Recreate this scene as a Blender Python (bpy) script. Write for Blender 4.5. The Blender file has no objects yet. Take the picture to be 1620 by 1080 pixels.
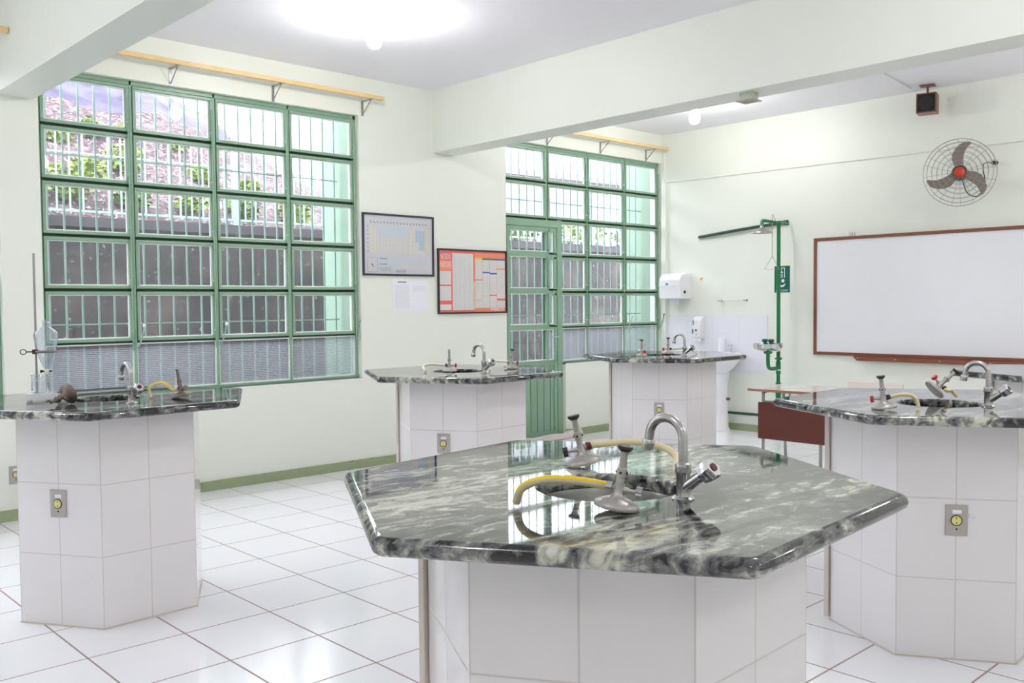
import bpy, bmesh, math, random
from mathutils import Matrix, Vector
PI = math.pi
random.seed(7)
sc = bpy.context.scene
COL = sc.collection

# ------------------------------------------------------------------ camera
cam_d = bpy.data.cameras.new('camera')
cam = bpy.data.objects.new('camera', cam_d)
COL.objects.link(cam)
YAW, PITCH, ROLL = 0.75505, 0.04013, 0.00860
def cam_axes():
    cy, sy = math.cos(YAW), math.sin(YAW)
    fwd = Vector((sy, cy, 0)); right = Vector((cy, -sy, 0)); down = Vector((0, 0, -1))
    cp, sp = math.cos(PITCH), math.sin(PITCH)
    f2 = fwd * cp + down * sp; d2 = down * cp - fwd * sp
    cr, sr = math.cos(ROLL), math.sin(ROLL)
    r3 = right * cr + d2 * sr; d3 = d2 * cr - right * sr
    return r3, d3, f2
_r, _d, _f = cam_axes()
cam.matrix_world = Matrix(((_r.x, -_d.x, -_f.x, 0), (_r.y, -_d.y, -_f.y, 0), (_r.z, -_d.z, -_f.z, 1.35), (0, 0, 0, 1)))
cam_d.sensor_width = 36
cam_d.lens = 1460.5 * 36 / 1620
cam_d.clip_start = 0.05
cam_d.clip_end = 200
sc.camera = cam

# ------------------------------------------------------------------ world, exposure
wd = bpy.data.worlds.new('world'); sc.world = wd; wd.use_nodes = True
bg = wd.node_tree.nodes['Background']
bg.inputs[0].default_value = (0.93, 0.96, 1.0, 1)
bg.inputs[1].default_value = 5.4
sc.view_settings.view_transform = 'Standard'
sc.view_settings.look = 'None'
sc.view_settings.exposure = 0.62
sc.view_settings.gamma = 1.0
sc.view_settings.use_curve_mapping = False
sc.cycles.diffuse_bounces = 6
sc.cycles.transparent_max_bounces = 24
BULB = 165.0

# ------------------------------------------------------------------ materials
def lin(r, g, b):
    f = lambda c: (c / 255 / 12.92) if c / 255 <= 0.04045 else ((c / 255 + 0.055) / 1.055) ** 2.4
    return (f(r), f(g), f(b), 1)
def nt(name):
    m = bpy.data.materials.new(name); m.use_nodes = True
    return m, m.node_tree, m.node_tree.nodes['Principled BSDF']
def N(t, kind, **kw):
    n = t.nodes.new(kind)
    for k, v in kw.items():
        if k.startswith('i_'):
            key = k[2:]; key = int(key) if key.isdigit() else key
            n.inputs[key].default_value = v
        else: setattr(n, k, v)
    return n
def plain(name, col, rough=0.5, metal=0.0, noise=0.04, scale=12, bump=0.0, coat=0.0, spec=0.5):
    """surface colour broken up a little by noise"""
    m, t, b = nt(name)
    L = t.links.new
    tc = N(t, 'ShaderNodeTexCoord')
    nz = N(t, 'ShaderNodeTexNoise', i_Scale=scale, i_Detail=4.0)
    L(tc.outputs['Object'], nz.inputs['Vector'])
    mx = N(t, 'ShaderNodeMix', data_type='RGBA', blend_type='MIX')
    mx.inputs[6].default_value = tuple(c * (1 - noise) for c in col[:3]) + (1,)
    mx.inputs[7].default_value = tuple(min(1, c * (1 + noise)) for c in col[:3]) + (1,)
    L(nz.outputs['Fac'], mx.inputs[0]); L(mx.outputs[2], b.inputs['Base Color'])
    b.inputs['Roughness'].default_value = rough; b.inputs['Metallic'].default_value = metal
    b.inputs['Specular IOR Level'].default_value = spec
    b.inputs['Coat Weight'].default_value = coat
    if bump:
        bp = N(t, 'ShaderNodeBump', i_Strength=bump, i_Distance=0.002)
        L(nz.outputs['Fac'], bp.inputs['Height']); L(bp.outputs[0], b.inputs['Normal'])
    return m
M = {}
M['wall'] = plain('wall_paint', lin(233, 236, 226), 0.42, noise=0.012, scale=3, bump=0.05)
M['ceiling'] = plain('ceiling_paint', lin(243, 241, 247), 0.6, noise=0.01, scale=3)
M['beam'] = plain('beam_paint', lin(232, 235, 226), 0.45, noise=0.012, scale=3)
M['green_base'] = plain('baseboard_green', lin(148, 160, 124), 0.4, noise=0.10, scale=20)
M['frame_green'] = plain('frame_green', lin(134, 166, 142), 0.35, noise=0.05, scale=20)
M['groove_shade'] = plain('shaded_groove_green', lin(50, 75, 58), 0.5)  # frame green darkened to stand for shade inside gaps and grooves
M['mint'] = plain('mint_paint', lin(150, 178, 170), 0.4, noise=0.05)
M['mint_wall'] = plain('mint_wall', lin(150, 176, 156), 0.7, noise=0.04, scale=4)
M['putty'] = plain('putty_white', lin(235, 238, 236), 0.5)
M['white'] = plain('white_plastic', lin(236, 236, 240), 0.3, noise=0.01)
M['white_cer'] = plain('white_ceramic', lin(238, 238, 242), 0.08, noise=0.01, coat=0.5)
M['cloth'] = plain('cloth_offwhite', lin(215, 206, 203), 0.9, noise=0.08, scale=30, bump=0.4)
M['chrome'] = plain('chrome', (0.78, 0.78, 0.80, 1), 0.10, 1.0, noise=0.03)
M['chrome_dull'] = plain('worn_chrome', (0.50, 0.49, 0.49, 1), 0.24, 1.0, noise=0.15, scale=60)
M['steel'] = plain('brushed_steel', (0.42, 0.41, 0.40, 1), 0.28, 1.0, noise=0.08, scale=80)
M['cast'] = plain('grey_cast_metal', lin(176, 172, 168), 0.38, 0.55, noise=0.14, scale=70)
M['rusty'] = plain('rusty_metal', lin(128, 116, 108), 0.5, 0.6, noise=0.35, scale=60)
M['burnt'] = plain('burnt_metal', lin(70, 62, 60), 0.5, 0.7, noise=0.3, scale=80)
M['knob_black'] = plain('black_knob', lin(45, 38, 38), 0.4)
M['knob_red'] = plain('red_knob', lin(196, 28, 44), 0.3)
M['knob_dred'] = plain('dark_red_nut', lin(86, 18, 24), 0.35)
M['hose'] = plain('cream_hose', lin(226, 212, 172), 0.32, noise=0.06)
M['hose_white'] = plain('pale_hose', lin(236, 228, 212), 0.35)
M['hose_yellow'] = plain('yellow_stripe', lin(236, 200, 24), 0.3)
M['hose_tan'] = plain('tan_hose', lin(206, 196, 160), 0.3, noise=0.08)
M['ink'] = plain('dark_ink', lin(60, 50, 20), 0.5)
M['wood_rail'] = plain('pine_wood', lin(230, 200, 146), 0.5, noise=0.14, scale=8)
M['brown'] = plain('brown_wood', lin(122, 70, 48), 0.35, noise=0.15, scale=10)
M['panel_brown'] = plain('brown_panel', lin(92, 40, 30), 0.3, noise=0.15, scale=7)
M['desk_top'] = plain('desk_laminate', lin(232, 220, 212), 0.12, noise=0.02)
M['desk_edge'] = plain('desk_edge', lin(152, 108, 86), 0.5, noise=0.1)
M['tube'] = plain('grey_tube', lin(158, 156, 158), 0.3, 0.5)
M['board'] = plain('whiteboard_face', lin(228, 228, 233), 0.16, noise=0.02, scale=4)
M['emerald'] = plain('shower_green', lin(20, 116, 66), 0.3, noise=0.08)
M['sign_green'] = plain('sign_green', lin(0, 92, 78), 0.4)
M['pipe_dark'] = plain('dark_green_pipe', lin(44, 70, 58), 0.5)
M['white_paper'] = plain('white_paper', lin(236, 236, 244), 0.7, noise=0.01)
M['print_grey'] = plain('print_grey', lin(200, 200, 208), 0.7, noise=0.01)
M['print_dark'] = plain('print_dark', lin(70, 70, 80), 0.7)
M['frame_navy'] = plain('frame_navy', lin(38, 40, 58), 0.35)
M['frame_black'] = plain('frame_black', lin(34, 28, 30), 0.35)
M['p_back'] = plain('poster_grey_ground', lin(200, 200, 207), 0.3, noise=0.01)
M['p_blue'] = plain('poster_pale_blue', lin(194, 203, 212), 0.3)
M['p_blue2'] = plain('poster_blue', lin(166, 190, 206), 0.3)
M['p_yell'] = plain('poster_pale_yellow', lin(212, 206, 194), 0.3)
M['p_tan'] = plain('poster_pale_tan', lin(206, 204, 200), 0.3)
M['p_red'] = plain('poster_red', lin(226, 112, 110), 0.3)
M['p_orange'] = plain('poster_orange', lin(236, 142, 112), 0.3)
M['p_paper'] = plain('poster_paper', lin(218, 216, 212), 0.3)
M['p_ylw'] = plain('poster_yellow', lin(240, 200, 80), 0.3)
M['p_grn'] = plain('poster_green', lin(84, 120, 100), 0.3)
M['p_bl3'] = plain('poster_strong_blue', lin(78, 106, 176), 0.3)
M['p_olive'] = plain('poster_olive', lin(206, 204, 164), 0.3)
M['grey_plate'] = plain('grey_plate', lin(176, 170, 164), 0.4, 0.0, noise=0.04)
M['socket_yellow'] = plain('socket_yellow', lin(222, 216, 140), 0.4)
M['black'] = plain('black_plastic', lin(26, 24, 26), 0.4)
M['speaker_cloth'] = plain('speaker_cloth', lin(22, 20, 22), 0.8)
M['fan_blade'] = plain('fan_blade_grey', lin(132, 122, 114), 0.4, 0.2, noise=0.05)
M['fan_wire'] = plain('fan_wire', lin(160, 155, 148), 0.35, 0.5)
M['fan_red'] = plain('fan_red_cap', lin(206, 66, 40), 0.3)
M['orange'] = plain('orange_plastic', lin(224, 170, 96), 0.4)
M['blue'] = plain('blue_logo', lin(92, 112, 190), 0.4)
M['plaster_edge'] = plain('panel_edge', lin(206, 196, 188), 0.5, noise=0.06)
M['concrete'] = plain('outside_concrete', lin(150, 146, 142), 0.9, noise=0.15, scale=2)
M['box_green'] = plain('flaking_green_box', lin(190, 202, 180), 0.7, noise=0.2, scale=40)
M['box_plate'] = plain('beige_plate', lin(170, 158, 152), 0.5)
M['house_wall'] = plain('pale_house_wall', lin(226, 222, 228), 0.8)
M['house_blue'] = plain('blue_grey_glass', lin(150, 165, 196), 0.3)
M['house_roof'] = plain('grey_roof', lin(150, 138, 152), 0.8)

def mat_leaf(name, c1, c2):
    m, t, b = nt(name); L = t.links.new
    oi = N(t, 'ShaderNodeTexCoord'); nz = N(t, 'ShaderNodeTexNoise', i_Scale=9.0)
    L(oi.outputs['Object'], nz.inputs['Vector'])
    mx = N(t, 'ShaderNodeMix', data_type='RGBA'); mx.inputs[6].default_value = c1; mx.inputs[7].default_value = c2
    L(nz.outputs['Fac'], mx.inputs[0]); L(mx.outputs[2], b.inputs['Base Color'])
    b.inputs['Roughness'].default_value = 0.6
    return m
M['leaf'] = mat_leaf('leaf_green', lin(98, 122, 44), lin(142, 156, 74))
M['leaf_dark'] = mat_leaf('leaf_mid_green', lin(70, 98, 42), lin(112, 134, 62))

def mat_ramp(name, scale, stops, rough=0.9, detail=8.0, dist=0.5, vec_scale=(1, 1, 1), spots=None, bump=0.3):
    m, t, b = nt(name); L = t.links.new
    tc = N(t, 'ShaderNodeTexCoord'); mp = N(t, 'ShaderNodeMapping'); mp.inputs['Scale'].default_value = vec_scale
    nz = N(t, 'ShaderNodeTexNoise', i_Scale=scale, i_Detail=detail, i_Distortion=dist)
    L(tc.outputs['Object'], mp.inputs['Vector']); L(mp.outputs[0], nz.inputs['Vector'])
    r = N(t, 'ShaderNodeValToRGB'); cr = r.color_ramp
    cr.elements[0].position, cr.elements[0].color = stops[0]
    cr.elements[1].position, cr.elements[1].color = stops[-1]
    for p, c in stops[1:-1]:
        e = cr.elements.new(p); e.color = c
    L(nz.outputs['Fac'], r.inputs[0]); out = r.outputs[0]
    if spots:
        v = N(t, 'ShaderNodeTexNoise', i_Scale=spots[0], i_Detail=2.0); L(mp.outputs[0], v.inputs['Vector'])
        rr = N(t, 'ShaderNodeValToRGB'); rr.color_ramp.elements[0].position = spots[1]; rr.color_ramp.elements[1].position = spots[1] + 0.04
        L(v.outputs['Fac'], rr.inputs[0])
        mx = N(t, 'ShaderNodeMix', data_type='RGBA'); mx.inputs[7].default_value = spots[2]
        L(rr.outputs[0], mx.inputs[0]); L(out, mx.inputs[6]); out = mx.outputs[2]
    L(out, b.inputs['Base Color']); b.inputs['Roughness'].default_value = rough
    bp = N(t, 'ShaderNodeBump', i_Strength=bump, i_Distance=0.05); L(nz.outputs['Fac'], bp.inputs['Height']); L(bp.outputs[0], b.inputs['Normal'])
    return m
M['stone'] = mat_ramp('retaining_stone', 2.2, [(0.3, lin(30, 26, 30)), (0.5, lin(48, 42, 44)), (0.62, lin(68, 58, 56)), (0.75, lin(82, 72, 70))], spots=(26.0, 0.64, lin(140, 146, 134)))
M['cap'] = mat_ramp('wall_cap', 5.0, [(0.3, lin(52, 47, 54)), (0.7, lin(74, 70, 76))])
M['soil'] = mat_ramp('leaf_litter', 9.0, [(0.32, lin(44, 32, 38)), (0.5, lin(74, 56, 62)), (0.62, lin(104, 84, 86)), (0.75, lin(128, 112, 112))], detail=12.0, dist=1.2, spots=(34.0, 0.60, lin(170, 156, 150)), bump=0.8)
M['rock'] = mat_ramp('hazy_rock', 3.0, [(0.3, lin(50, 44, 66)), (0.7, lin(96, 90, 116))])  # rock whose bluish tint stands for haze over the hill

def mat_granite():
    m, t, b = nt('polished_granite'); L = t.links.new
    tc = N(t, 'ShaderNodeTexCoord'); oi = N(t, 'ShaderNodeObjectInfo')
    ad = N(t, 'ShaderNodeVectorMath', operation='MULTIPLY_ADD')
    ad.inputs[1].default_value = (1, 1, 1)
    sc_ = N(t, 'ShaderNodeVectorMath', operation='SCALE'); sc_.inputs[0].default_value = (7, 13, 5)
    L(oi.outputs['Random'], sc_.inputs['Scale']); L(tc.outputs['Object'], ad.inputs[0]); L(sc_.outputs[0], ad.inputs[2])
    mp = N(t, 'ShaderNodeMapping'); mp.inputs['Rotation'].default_value = (0, 0, math.radians(36)); mp.inputs['Scale'].default_value = (0.28, 1, 1)
    L(ad.outputs[0], mp.inputs['Vector'])
    big = N(t, 'ShaderNodeTexNoise', i_Scale=3.0, i_Detail=3.0, i_Distortion=0.8); L(mp.outputs[0], big.inputs['Vector'])
    fine = N(t, 'ShaderNodeTexNoise', i_Scale=22.0, i_Detail=7.0, i_Roughness=0.62, i_Distortion=1.1); L(mp.outputs[0], fine.inputs['Vector'])
    mp2 = N(t, 'ShaderNodeMapping'); mp2.inputs['Rotation'].default_value = (0, 0, math.radians(36)); mp2.inputs['Scale'].default_value = (1, 1.4, 0.6)
    L(ad.outputs[0], mp2.inputs['Vector'])
    blot = N(t, 'ShaderNodeTexNoise', i_Scale=22.0, i_Detail=5.0, i_Roughness=0.6, i_Distortion=0.6); L(mp2.outputs[0], blot.inputs['Vector'])
    a = N(t, 'ShaderNodeMath', operation='MULTIPLY_ADD', i_1=0.34); L(big.outputs['Fac'], a.inputs[0])
    c = N(t, 'ShaderNodeMath', operation='MULTIPLY_ADD', i_1=0.42); L(fine.outputs['Fac'], c.inputs[0]); L(c.outputs[0], a.inputs[2])
    d = N(t, 'ShaderNodeMath', operation='MULTIPLY', i_1=0.24); L(blot.outputs['Fac'], d.inputs[0]); L(d.outputs[0], c.inputs[2])
    r = N(t, 'ShaderNodeValToRGB'); cr = r.color_ramp
    cr.elements[0].position = 0.445; cr.elements[0].color = lin(10, 10, 13)
    cr.elements[1].position = 0.61; cr.elements[1].color = lin(196, 196, 182)
    for p, col in ((0.478, lin(18, 18, 22)), (0.498, lin(76, 78, 80)), (0.535, lin(106, 108, 106)), (0.565, lin(156, 156, 146))):
        e = cr.elements.new(p); e.color = col
    L(a.outputs[0], r.inputs[0]); L(r.outputs[0], b.inputs['Base Color'])
    b.inputs['Roughness'].default_value = 0.035
    b.inputs['Specular IOR Level'].default_value = 0.75
    return m
M['granite'] = mat_granite()

def mat_tile(name, pitch, off, width, tile_c, grout_c, rough, use_uv, jitter=0.02):
    m, t, b = nt(name); L = t.links.new
    tc = N(t, 'ShaderNodeTexCoord'); sp = N(t, 'ShaderNodeSeparateXYZ')
    L(tc.outputs['UV' if use_uv else 'Object'], sp.inputs[0])
    masks = []; ids = []
    for k in (0, 1):
        s = N(t, 'ShaderNodeMath', operation='SUBTRACT', i_1=off[k]); L(sp.outputs[k], s.inputs[0])
        dv = N(t, 'ShaderNodeMath', operation='DIVIDE', i_1=pitch[k]); L(s.outputs[0], dv.inputs[0])
        fr = N(t, 'ShaderNodeMath', operation='FRACT'); L(dv.outputs[0], fr.inputs[0])
        fl = N(t, 'ShaderNodeMath', operation='FLOOR'); L(dv.outputs[0], fl.inputs[0]); ids.append(fl)
        c1 = N(t, 'ShaderNodeMath', operation='SUBTRACT', i_1=0.5); L(fr.outputs[0], c1.inputs[0])
        ab = N(t, 'ShaderNodeMath', operation='ABSOLUTE'); L(c1.outputs[0], ab.inputs[0])
        gt = N(t, 'ShaderNodeMath', operation='GREATER_THAN', i_1=0.5 - width / 2 / pitch[k]); L(ab.outputs[0], gt.inputs[0]); masks.append(gt)
    mxm = N(t, 'ShaderNodeMath', operation='MAXIMUM'); L(masks[0].outputs[0], mxm.inputs[0]); L(masks[1].outputs[0], mxm.inputs[1])
    cb = N(t, 'ShaderNodeCombineXYZ'); L(ids[0].outputs[0], cb.inputs[0]); L(ids[1].outputs[0], cb.inputs[1])
    wn = N(t, 'ShaderNodeTexWhiteNoise'); L(cb.outputs[0], wn.inputs['Vector'])
    tm = N(t, 'ShaderNodeMix', data_type='RGBA')
    tm.inputs[6].default_value = tuple(c * (1 - jitter) for c in tile_c[:3]) + (1,); tm.inputs[7].default_value = tile_c
    L(wn.outputs['Value'], tm.inputs[0])
    mx = N(t, 'ShaderNodeMix', data_type='RGBA'); mx.inputs[7].default_value = grout_c
    L(mxm.outputs[0], mx.inputs[0]); L(tm.outputs[2], mx.inputs[6]); L(mx.outputs[2], b.inputs['Base Color'])
    rr = N(t, 'ShaderNodeMapRange'); rr.inputs[3].default_value = rough; rr.inputs[4].default_value = 0.8
    L(mxm.outputs[0], rr.inputs[0]); L(rr.outputs[0], b.inputs['Roughness'])
    bp = N(t, 'ShaderNodeBump', i_Strength=0.25, i_Distance=0.001, invert=True); L(mxm.outputs[0], bp.inputs['Height']); L(bp.outputs[0], b.inputs['Normal'])
    return m
M['floor'] = mat_tile('floor_tiles', (0.3855, 0.409), (0.0505, 0.005), 0.0075, lin(243, 243, 247), lin(158, 134, 130), 0.14, False)
M['tile'] = mat_tile('white_wall_tiles', (0.2115, 0.305), (0.0, 0.0), 0.0045, lin(232, 228, 230), lin(208, 199, 197), 0.07, True, 0.01)
M['back_tile'] = mat_tile('backsplash_tiles', (0.33, 0.31), (0.0, 0.0), 0.003, lin(234, 234, 242), lin(214, 212, 216), 0.08, True, 0.01)

def mat_glass(name, tint=(1, 1, 1, 1), k=1.0, rough=0.0, haze=0.0):
    m = bpy.data.materials.new(name); m.use_nodes = True; t = m.node_tree; L = t.links.new
    t.nodes.remove(t.nodes['Principled BSDF']); out = t.nodes['Material Output']
    tr = N(t, 'ShaderNodeBsdfTransparent'); tr.inputs[0].default_value = tint
    gl = N(t, 'ShaderNodeBsdfGlossy'); gl.inputs['Roughness'].default_value = rough
    ge = N(t, 'ShaderNodeNewGeometry'); mr = N(t, 'ShaderNodeMapRange'); mr.inputs[3].default_value = 1.45; mr.inputs[4].default_value = 1 / 1.45
    L(ge.outputs['Backfacing'], mr.inputs[0]); fr = N(t, 'ShaderNodeFresnel'); L(mr.outputs[0], fr.inputs['IOR']); ml = N(t, 'ShaderNodeMath', operation='MULTIPLY', i_1=k); ml.use_clamp = True
    L(fr.outputs[0], ml.inputs[0])
    mx = N(t, 'ShaderNodeMixShader'); L(ml.outputs[0], mx.inputs[0]); L(tr.outputs[0], mx.inputs[1]); L(gl.outputs[0], mx.inputs[2])
    last = mx
    if haze:
        tl = N(t, 'ShaderNodeBsdfTranslucent'); tl.inputs[0].default_value = (0.9, 0.92, 0.95, 1)
        m2 = N(t, 'ShaderNodeMixShader'); m2.inputs[0].default_value = haze
        L(mx.outputs[0], m2.inputs[1]); L(tl.outputs[0], m2.inputs[2]); last = m2
    L(last.outputs[0], out.inputs[0])
    return m
M['pane'] = mat_glass('window_glass', (0.97, 0.98, 1, 1), 1.0, 0.0, 0.015)
M['labglass'] = mat_glass('lab_glass', (0.93, 0.95, 0.97, 1), 2.2, 0.02, 0.05)
def mat_ribbed():
    m = bpy.data.materials.new('ribbed_glass'); m.use_nodes = True; t = m.node_tree; L = t.links.new
    b = t.nodes['Principled BSDF']; out = t.nodes['Material Output']
    b.inputs['Base Color'].default_value = (0.85, 0.87, 0.9, 1); b.inputs['Roughness'].default_value = 0.25
    tc = N(t, 'ShaderNodeTexCoord')
    wv = N(t, 'ShaderNodeTexWave', wave_type='BANDS', bands_direction='Z', i_Scale=24.0); L(tc.outputs['Object'], wv.inputs['Vector'])
    wx = N(t, 'ShaderNodeTexWave', wave_type='BANDS', bands_direction='X', i_Scale=24.0); L(tc.outputs['Object'], wx.inputs['Vector'])
    mm = N(t, 'ShaderNodeMath', operation='MAXIMUM'); L(wv.outputs['Fac'], mm.inputs[0])
    h = N(t, 'ShaderNodeMath', operation='MULTIPLY', i_1=0.6); L(wx.outputs['Fac'], h.inputs[0]); L(h.outputs[0], mm.inputs[1])
    tr = N(t, 'ShaderNodeBsdfTransparent'); tr.inputs[0].default_value = (0.9, 0.92, 0.95, 1)
    tl = N(t, 'ShaderNodeBsdfTranslucent'); tl.inputs[0].default_value = (0.42, 0.43, 0.46, 1)
    gl = N(t, 'ShaderNodeBsdfGlossy', i_Roughness=0.2)
    f = N(t, 'ShaderNodeMapRange'); f.inputs[3].default_value = 0.10; f.inputs[4].default_value = 0.55
    L(mm.outputs[0], f.inputs[0])
    m1 = N(t, 'ShaderNodeMixShader'); L(f.outputs[0], m1.inputs[0]); L(tr.outputs[0], m1.inputs[1]); L(tl.outputs[0], m1.inputs[2])
    m2 = N(t, 'ShaderNodeMixShader'); m2.inputs[0].default_value = 0.06; L(m1.outputs[0], m2.inputs[1]); L(gl.outputs[0], m2.inputs[2])
    L(m2.outputs[0], out.inputs[0]); t.nodes.remove(b)
    return m
M['ribbed'] = mat_ribbed()
def mat_emit(name, col, s):
    m = bpy.data.materials.new(name); m.use_nodes = True; t = m.node_tree
    e = N(t, 'ShaderNodeEmission'); e.inputs[0].default_value = col; e.inputs[1].default_value = s
    t.nodes.remove(t.nodes['Principled BSDF']); t.links.new(e.outputs[0], t.nodes['Material Output'].inputs[0])
    return m
M['bulb'] = mat_emit('lit_bulb', (1.0, 0.985, 0.97, 1), BULB)

# ------------------------------------------------------------------ mesh helpers
class MB:
    def __init__(s): s.b = bmesh.new(); s.uv = s.b.loops.layers.uv.new('UVMap')
    def _mi(s, faces, m):
        for f in faces: f.material_index = m
    def box(s, x0, y0, z0, x1, y1, z1, m=0, mat=None):
        v = [Vector((x, y, z)) for x in (x0, x1) for y in (y0, y1) for z in (z0, z1)]
        if mat: v = [mat @ p for p in v]
        v = [s.b.verts.new(p) for p in v]
        fs = [s.b.faces.new([v[i] for i in q]) for q in ((0, 1, 3, 2), (4, 6, 7, 5), (0, 4, 5, 1), (2, 3, 7, 6), (0, 2, 6, 4), (1, 5, 7, 3))]
        s._mi(fs, m); return s
    def cbox(s, c, d, m=0, mat=None):
        return s.box(c[0] - d[0] / 2, c[1] - d[1] / 2, c[2] - d[2] / 2, c[0] + d[0] / 2, c[1] + d[1] / 2, c[2] + d[2] / 2, m, mat)
    def tube(s, pts, r, seg=10, closed=False, m=0, caps=True):
        pts = [Vector(p) for p in pts]; n = len(pts)
        rs = r if isinstance(r, (list, tuple)) else [r] * n
        rings = []; prev = None
        for i, p in enumerate(pts):
            if closed: d = pts[(i + 1) % n] - pts[i - 1]
            else: d = pts[min(i + 1, n - 1)] - pts[max(i - 1, 0)]
            if d.length < 1e-9: d = Vector((0, 0, 1))
            d.normalize()
            if prev is None:
                a = d.cross(Vector((0, 0, 1)))
                if a.length < 1e-3: a = d.cross(Vector((1, 0, 0)))
            else:
                a = prev - d * prev.dot(d)
            a.normalize(); prev = a; c = d.cross(a)
            rings.append([s.b.verts.new(p + (a * math.cos(2 * PI * k / seg) + c * math.sin(2 * PI * k / seg)) * rs[i]) for k in range(seg)])
        fs = []
        for i in range(n if closed else n - 1):
            A, B = rings[i], rings[(i + 1) % n]
            for k in range(seg): fs.append(s.b.faces.new((A[k], A[(k + 1) % seg], B[(k + 1) % seg], B[k])))
        if not closed and caps:
            fs.append(s.b.faces.new(rings[0][::-1])); fs.append(s.b.faces.new(rings[-1]))
        s._mi(fs, m); return s
    def lathe(s, prof, seg=24, mat=None, m=0):
        rings = []
        for r, z in prof:
            if r < 1e-6:
                p = Vector((0, 0, z)); rings.append([s.b.verts.new(mat @ p if mat else p)])
            else:
                ring = []
                for k in range(seg):
                    p = Vector((r * math.cos(2 * PI * k / seg), r * math.sin(2 * PI * k / seg), z))
                    ring.append(s.b.verts.new(mat @ p if mat else p))
                rings.append(ring)
        fs = []
        for A, B in zip(rings, rings[1:]):
            if len(A) == 1 and len(B) == 1: continue
            for k in range(seg):
                a, b2 = A[k % len(A)], A[(k + 1) % len(A)]; c, d = B[(k + 1) % len(B)], B[k % len(B)]
                q = [a, b2, c, d]
                q = [x for i, x in enumerate(q) if x not in q[:i]]
                if len(q) > 2: fs.append(s.b.faces.new(q))
        s._mi(fs, m); return s
    def prism(s, poly, z0, z1, m=0, mat=None, caps=True):
        T = (lambda p: mat @ Vector(p)) if mat else (lambda p: Vector(p))
        A = [s.b.verts.new(T((x, y, z0))) for x, y in poly]; B = [s.b.verts.new(T((x, y, z1))) for x, y in poly]
        n = len(poly); fs = [s.b.faces.new((A[i], A[(i + 1) % n], B[(i + 1) % n], B[i])) for i in range(n)]
        if caps: fs += [s.b.faces.new(A[::-1]), s.b.faces.new(B)]
        s._mi(fs, m); return s
    def build(s, name, mats, parent=None, smooth=False, bevel=0.0, label=None, matrix=None, solid=0.0, angle=35):
        bmesh.ops.recalc_face_normals(s.b, faces=s.b.faces[:])
        me = bpy.data.meshes.new(name); s.b.to_mesh(me); s.b.free()
        for m in (mats if isinstance(mats, (list, tuple)) else [mats]): me.materials.append(M[m] if isinstance(m, str) else m)
        if smooth:
            me.shade_smooth()
            try: me.set_sharp_from_angle(angle=math.radians(angle))
            except Exception: pass
        o = bpy.data.objects.new(name, me); COL.objects.link(o)
        if parent: o.parent = parent
        if matrix is not None:
            o.matrix_world = matrix if not parent else o.matrix_world
            if parent: o.matrix_local = matrix
        if bevel:
            md = o.modifiers.new('bevel', 'BEVEL'); md.width = bevel; md.segments = 2; md.limit_method = 'ANGLE'
        if solid:
            md = o.modifiers.new('solidify', 'SOLIDIFY'); md.thickness = solid; md.offset = 0
        if label: o['label'] = label
        return o
def empty(name, mat=None, label=None, cat=None, group=None, kind=None):
    o = bpy.data.objects.new(name, None); COL.objects.link(o); o.empty_display_size = 0.05
    if mat is not None: o.matrix_world = mat
    return tag(o, label, cat, group, kind)
def tag(o, label=None, cat=None, group=None, kind=None):
    for k, v in (('label', label), ('category', cat), ('group', group), ('kind', kind)):
        if v: o[k] = v
    return o
def TR(x, y, z, rz=0.0): return Matrix.Translation((x, y, z)) @ Matrix.Rotation(rz, 4, 'Z')
def basis(o, x, y):
    x = Vector(x).normalized(); y = Vector(y); y = (y - x * x.dot(y)).normalized(); z = x.cross(y)
    return Matrix(((x.x, y.x, z.x, o[0]), (x.y, y.y, z.y, o[1]), (x.z, y.z, z.z, o[2]), (0, 0, 0, 1)))
def on_window_wall(x, z, y=6.44): return basis((x, y, z), (1, 0, 0), (0, 0, 1))       # local x along wall, y up, z into room
def on_board_wall(y, z, x=8.42): return basis((x, y, z), (0, -1, 0), (0, 0, 1))
def smoothpath(pts, n=8):
    P = [Vector(p) for p in pts]; P = [P[0] * 2 - P[1]] + P + [P[-1] * 2 - P[-2]]; out = []
    for i in range(1, len(P) - 2):
        for k in range(n):
            t = k / n
            out.append(0.5 * ((2 * P[i]) + (-P[i - 1] + P[i + 1]) * t + (2 * P[i - 1] - 5 * P[i] + 4 * P[i + 1] - P[i + 2]) * t * t + (-P[i - 1] + 3 * P[i] - 3 * P[i + 1] + P[i + 2]) * t ** 3))
    out.append(P[-2]); return out
def text(name, body, size, matrix, mat, parent, xs=1.0):
    cu = bpy.data.curves.new(name, 'FONT'); cu.body = body; cu.size = size; cu.extrude = 0.0003; cu.align_x = 'CENTER'; cu.align_y = 'CENTER'
    tmp = bpy.data.objects.new('tmp', cu); COL.objects.link(tmp); bpy.context.view_layer.update()
    me = bpy.data.meshes.new_from_object(tmp.evaluated_get(bpy.context.evaluated_depsgraph_get())); bpy.data.objects.remove(tmp)
    me.materials.clear(); me.materials.append(M[mat]); o = bpy.data.objects.new(name, me); COL.objects.link(o); o.parent = parent
    o.matrix_local = matrix @ Matrix.Diagonal((xs, 1, 1, 1)); return o

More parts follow.
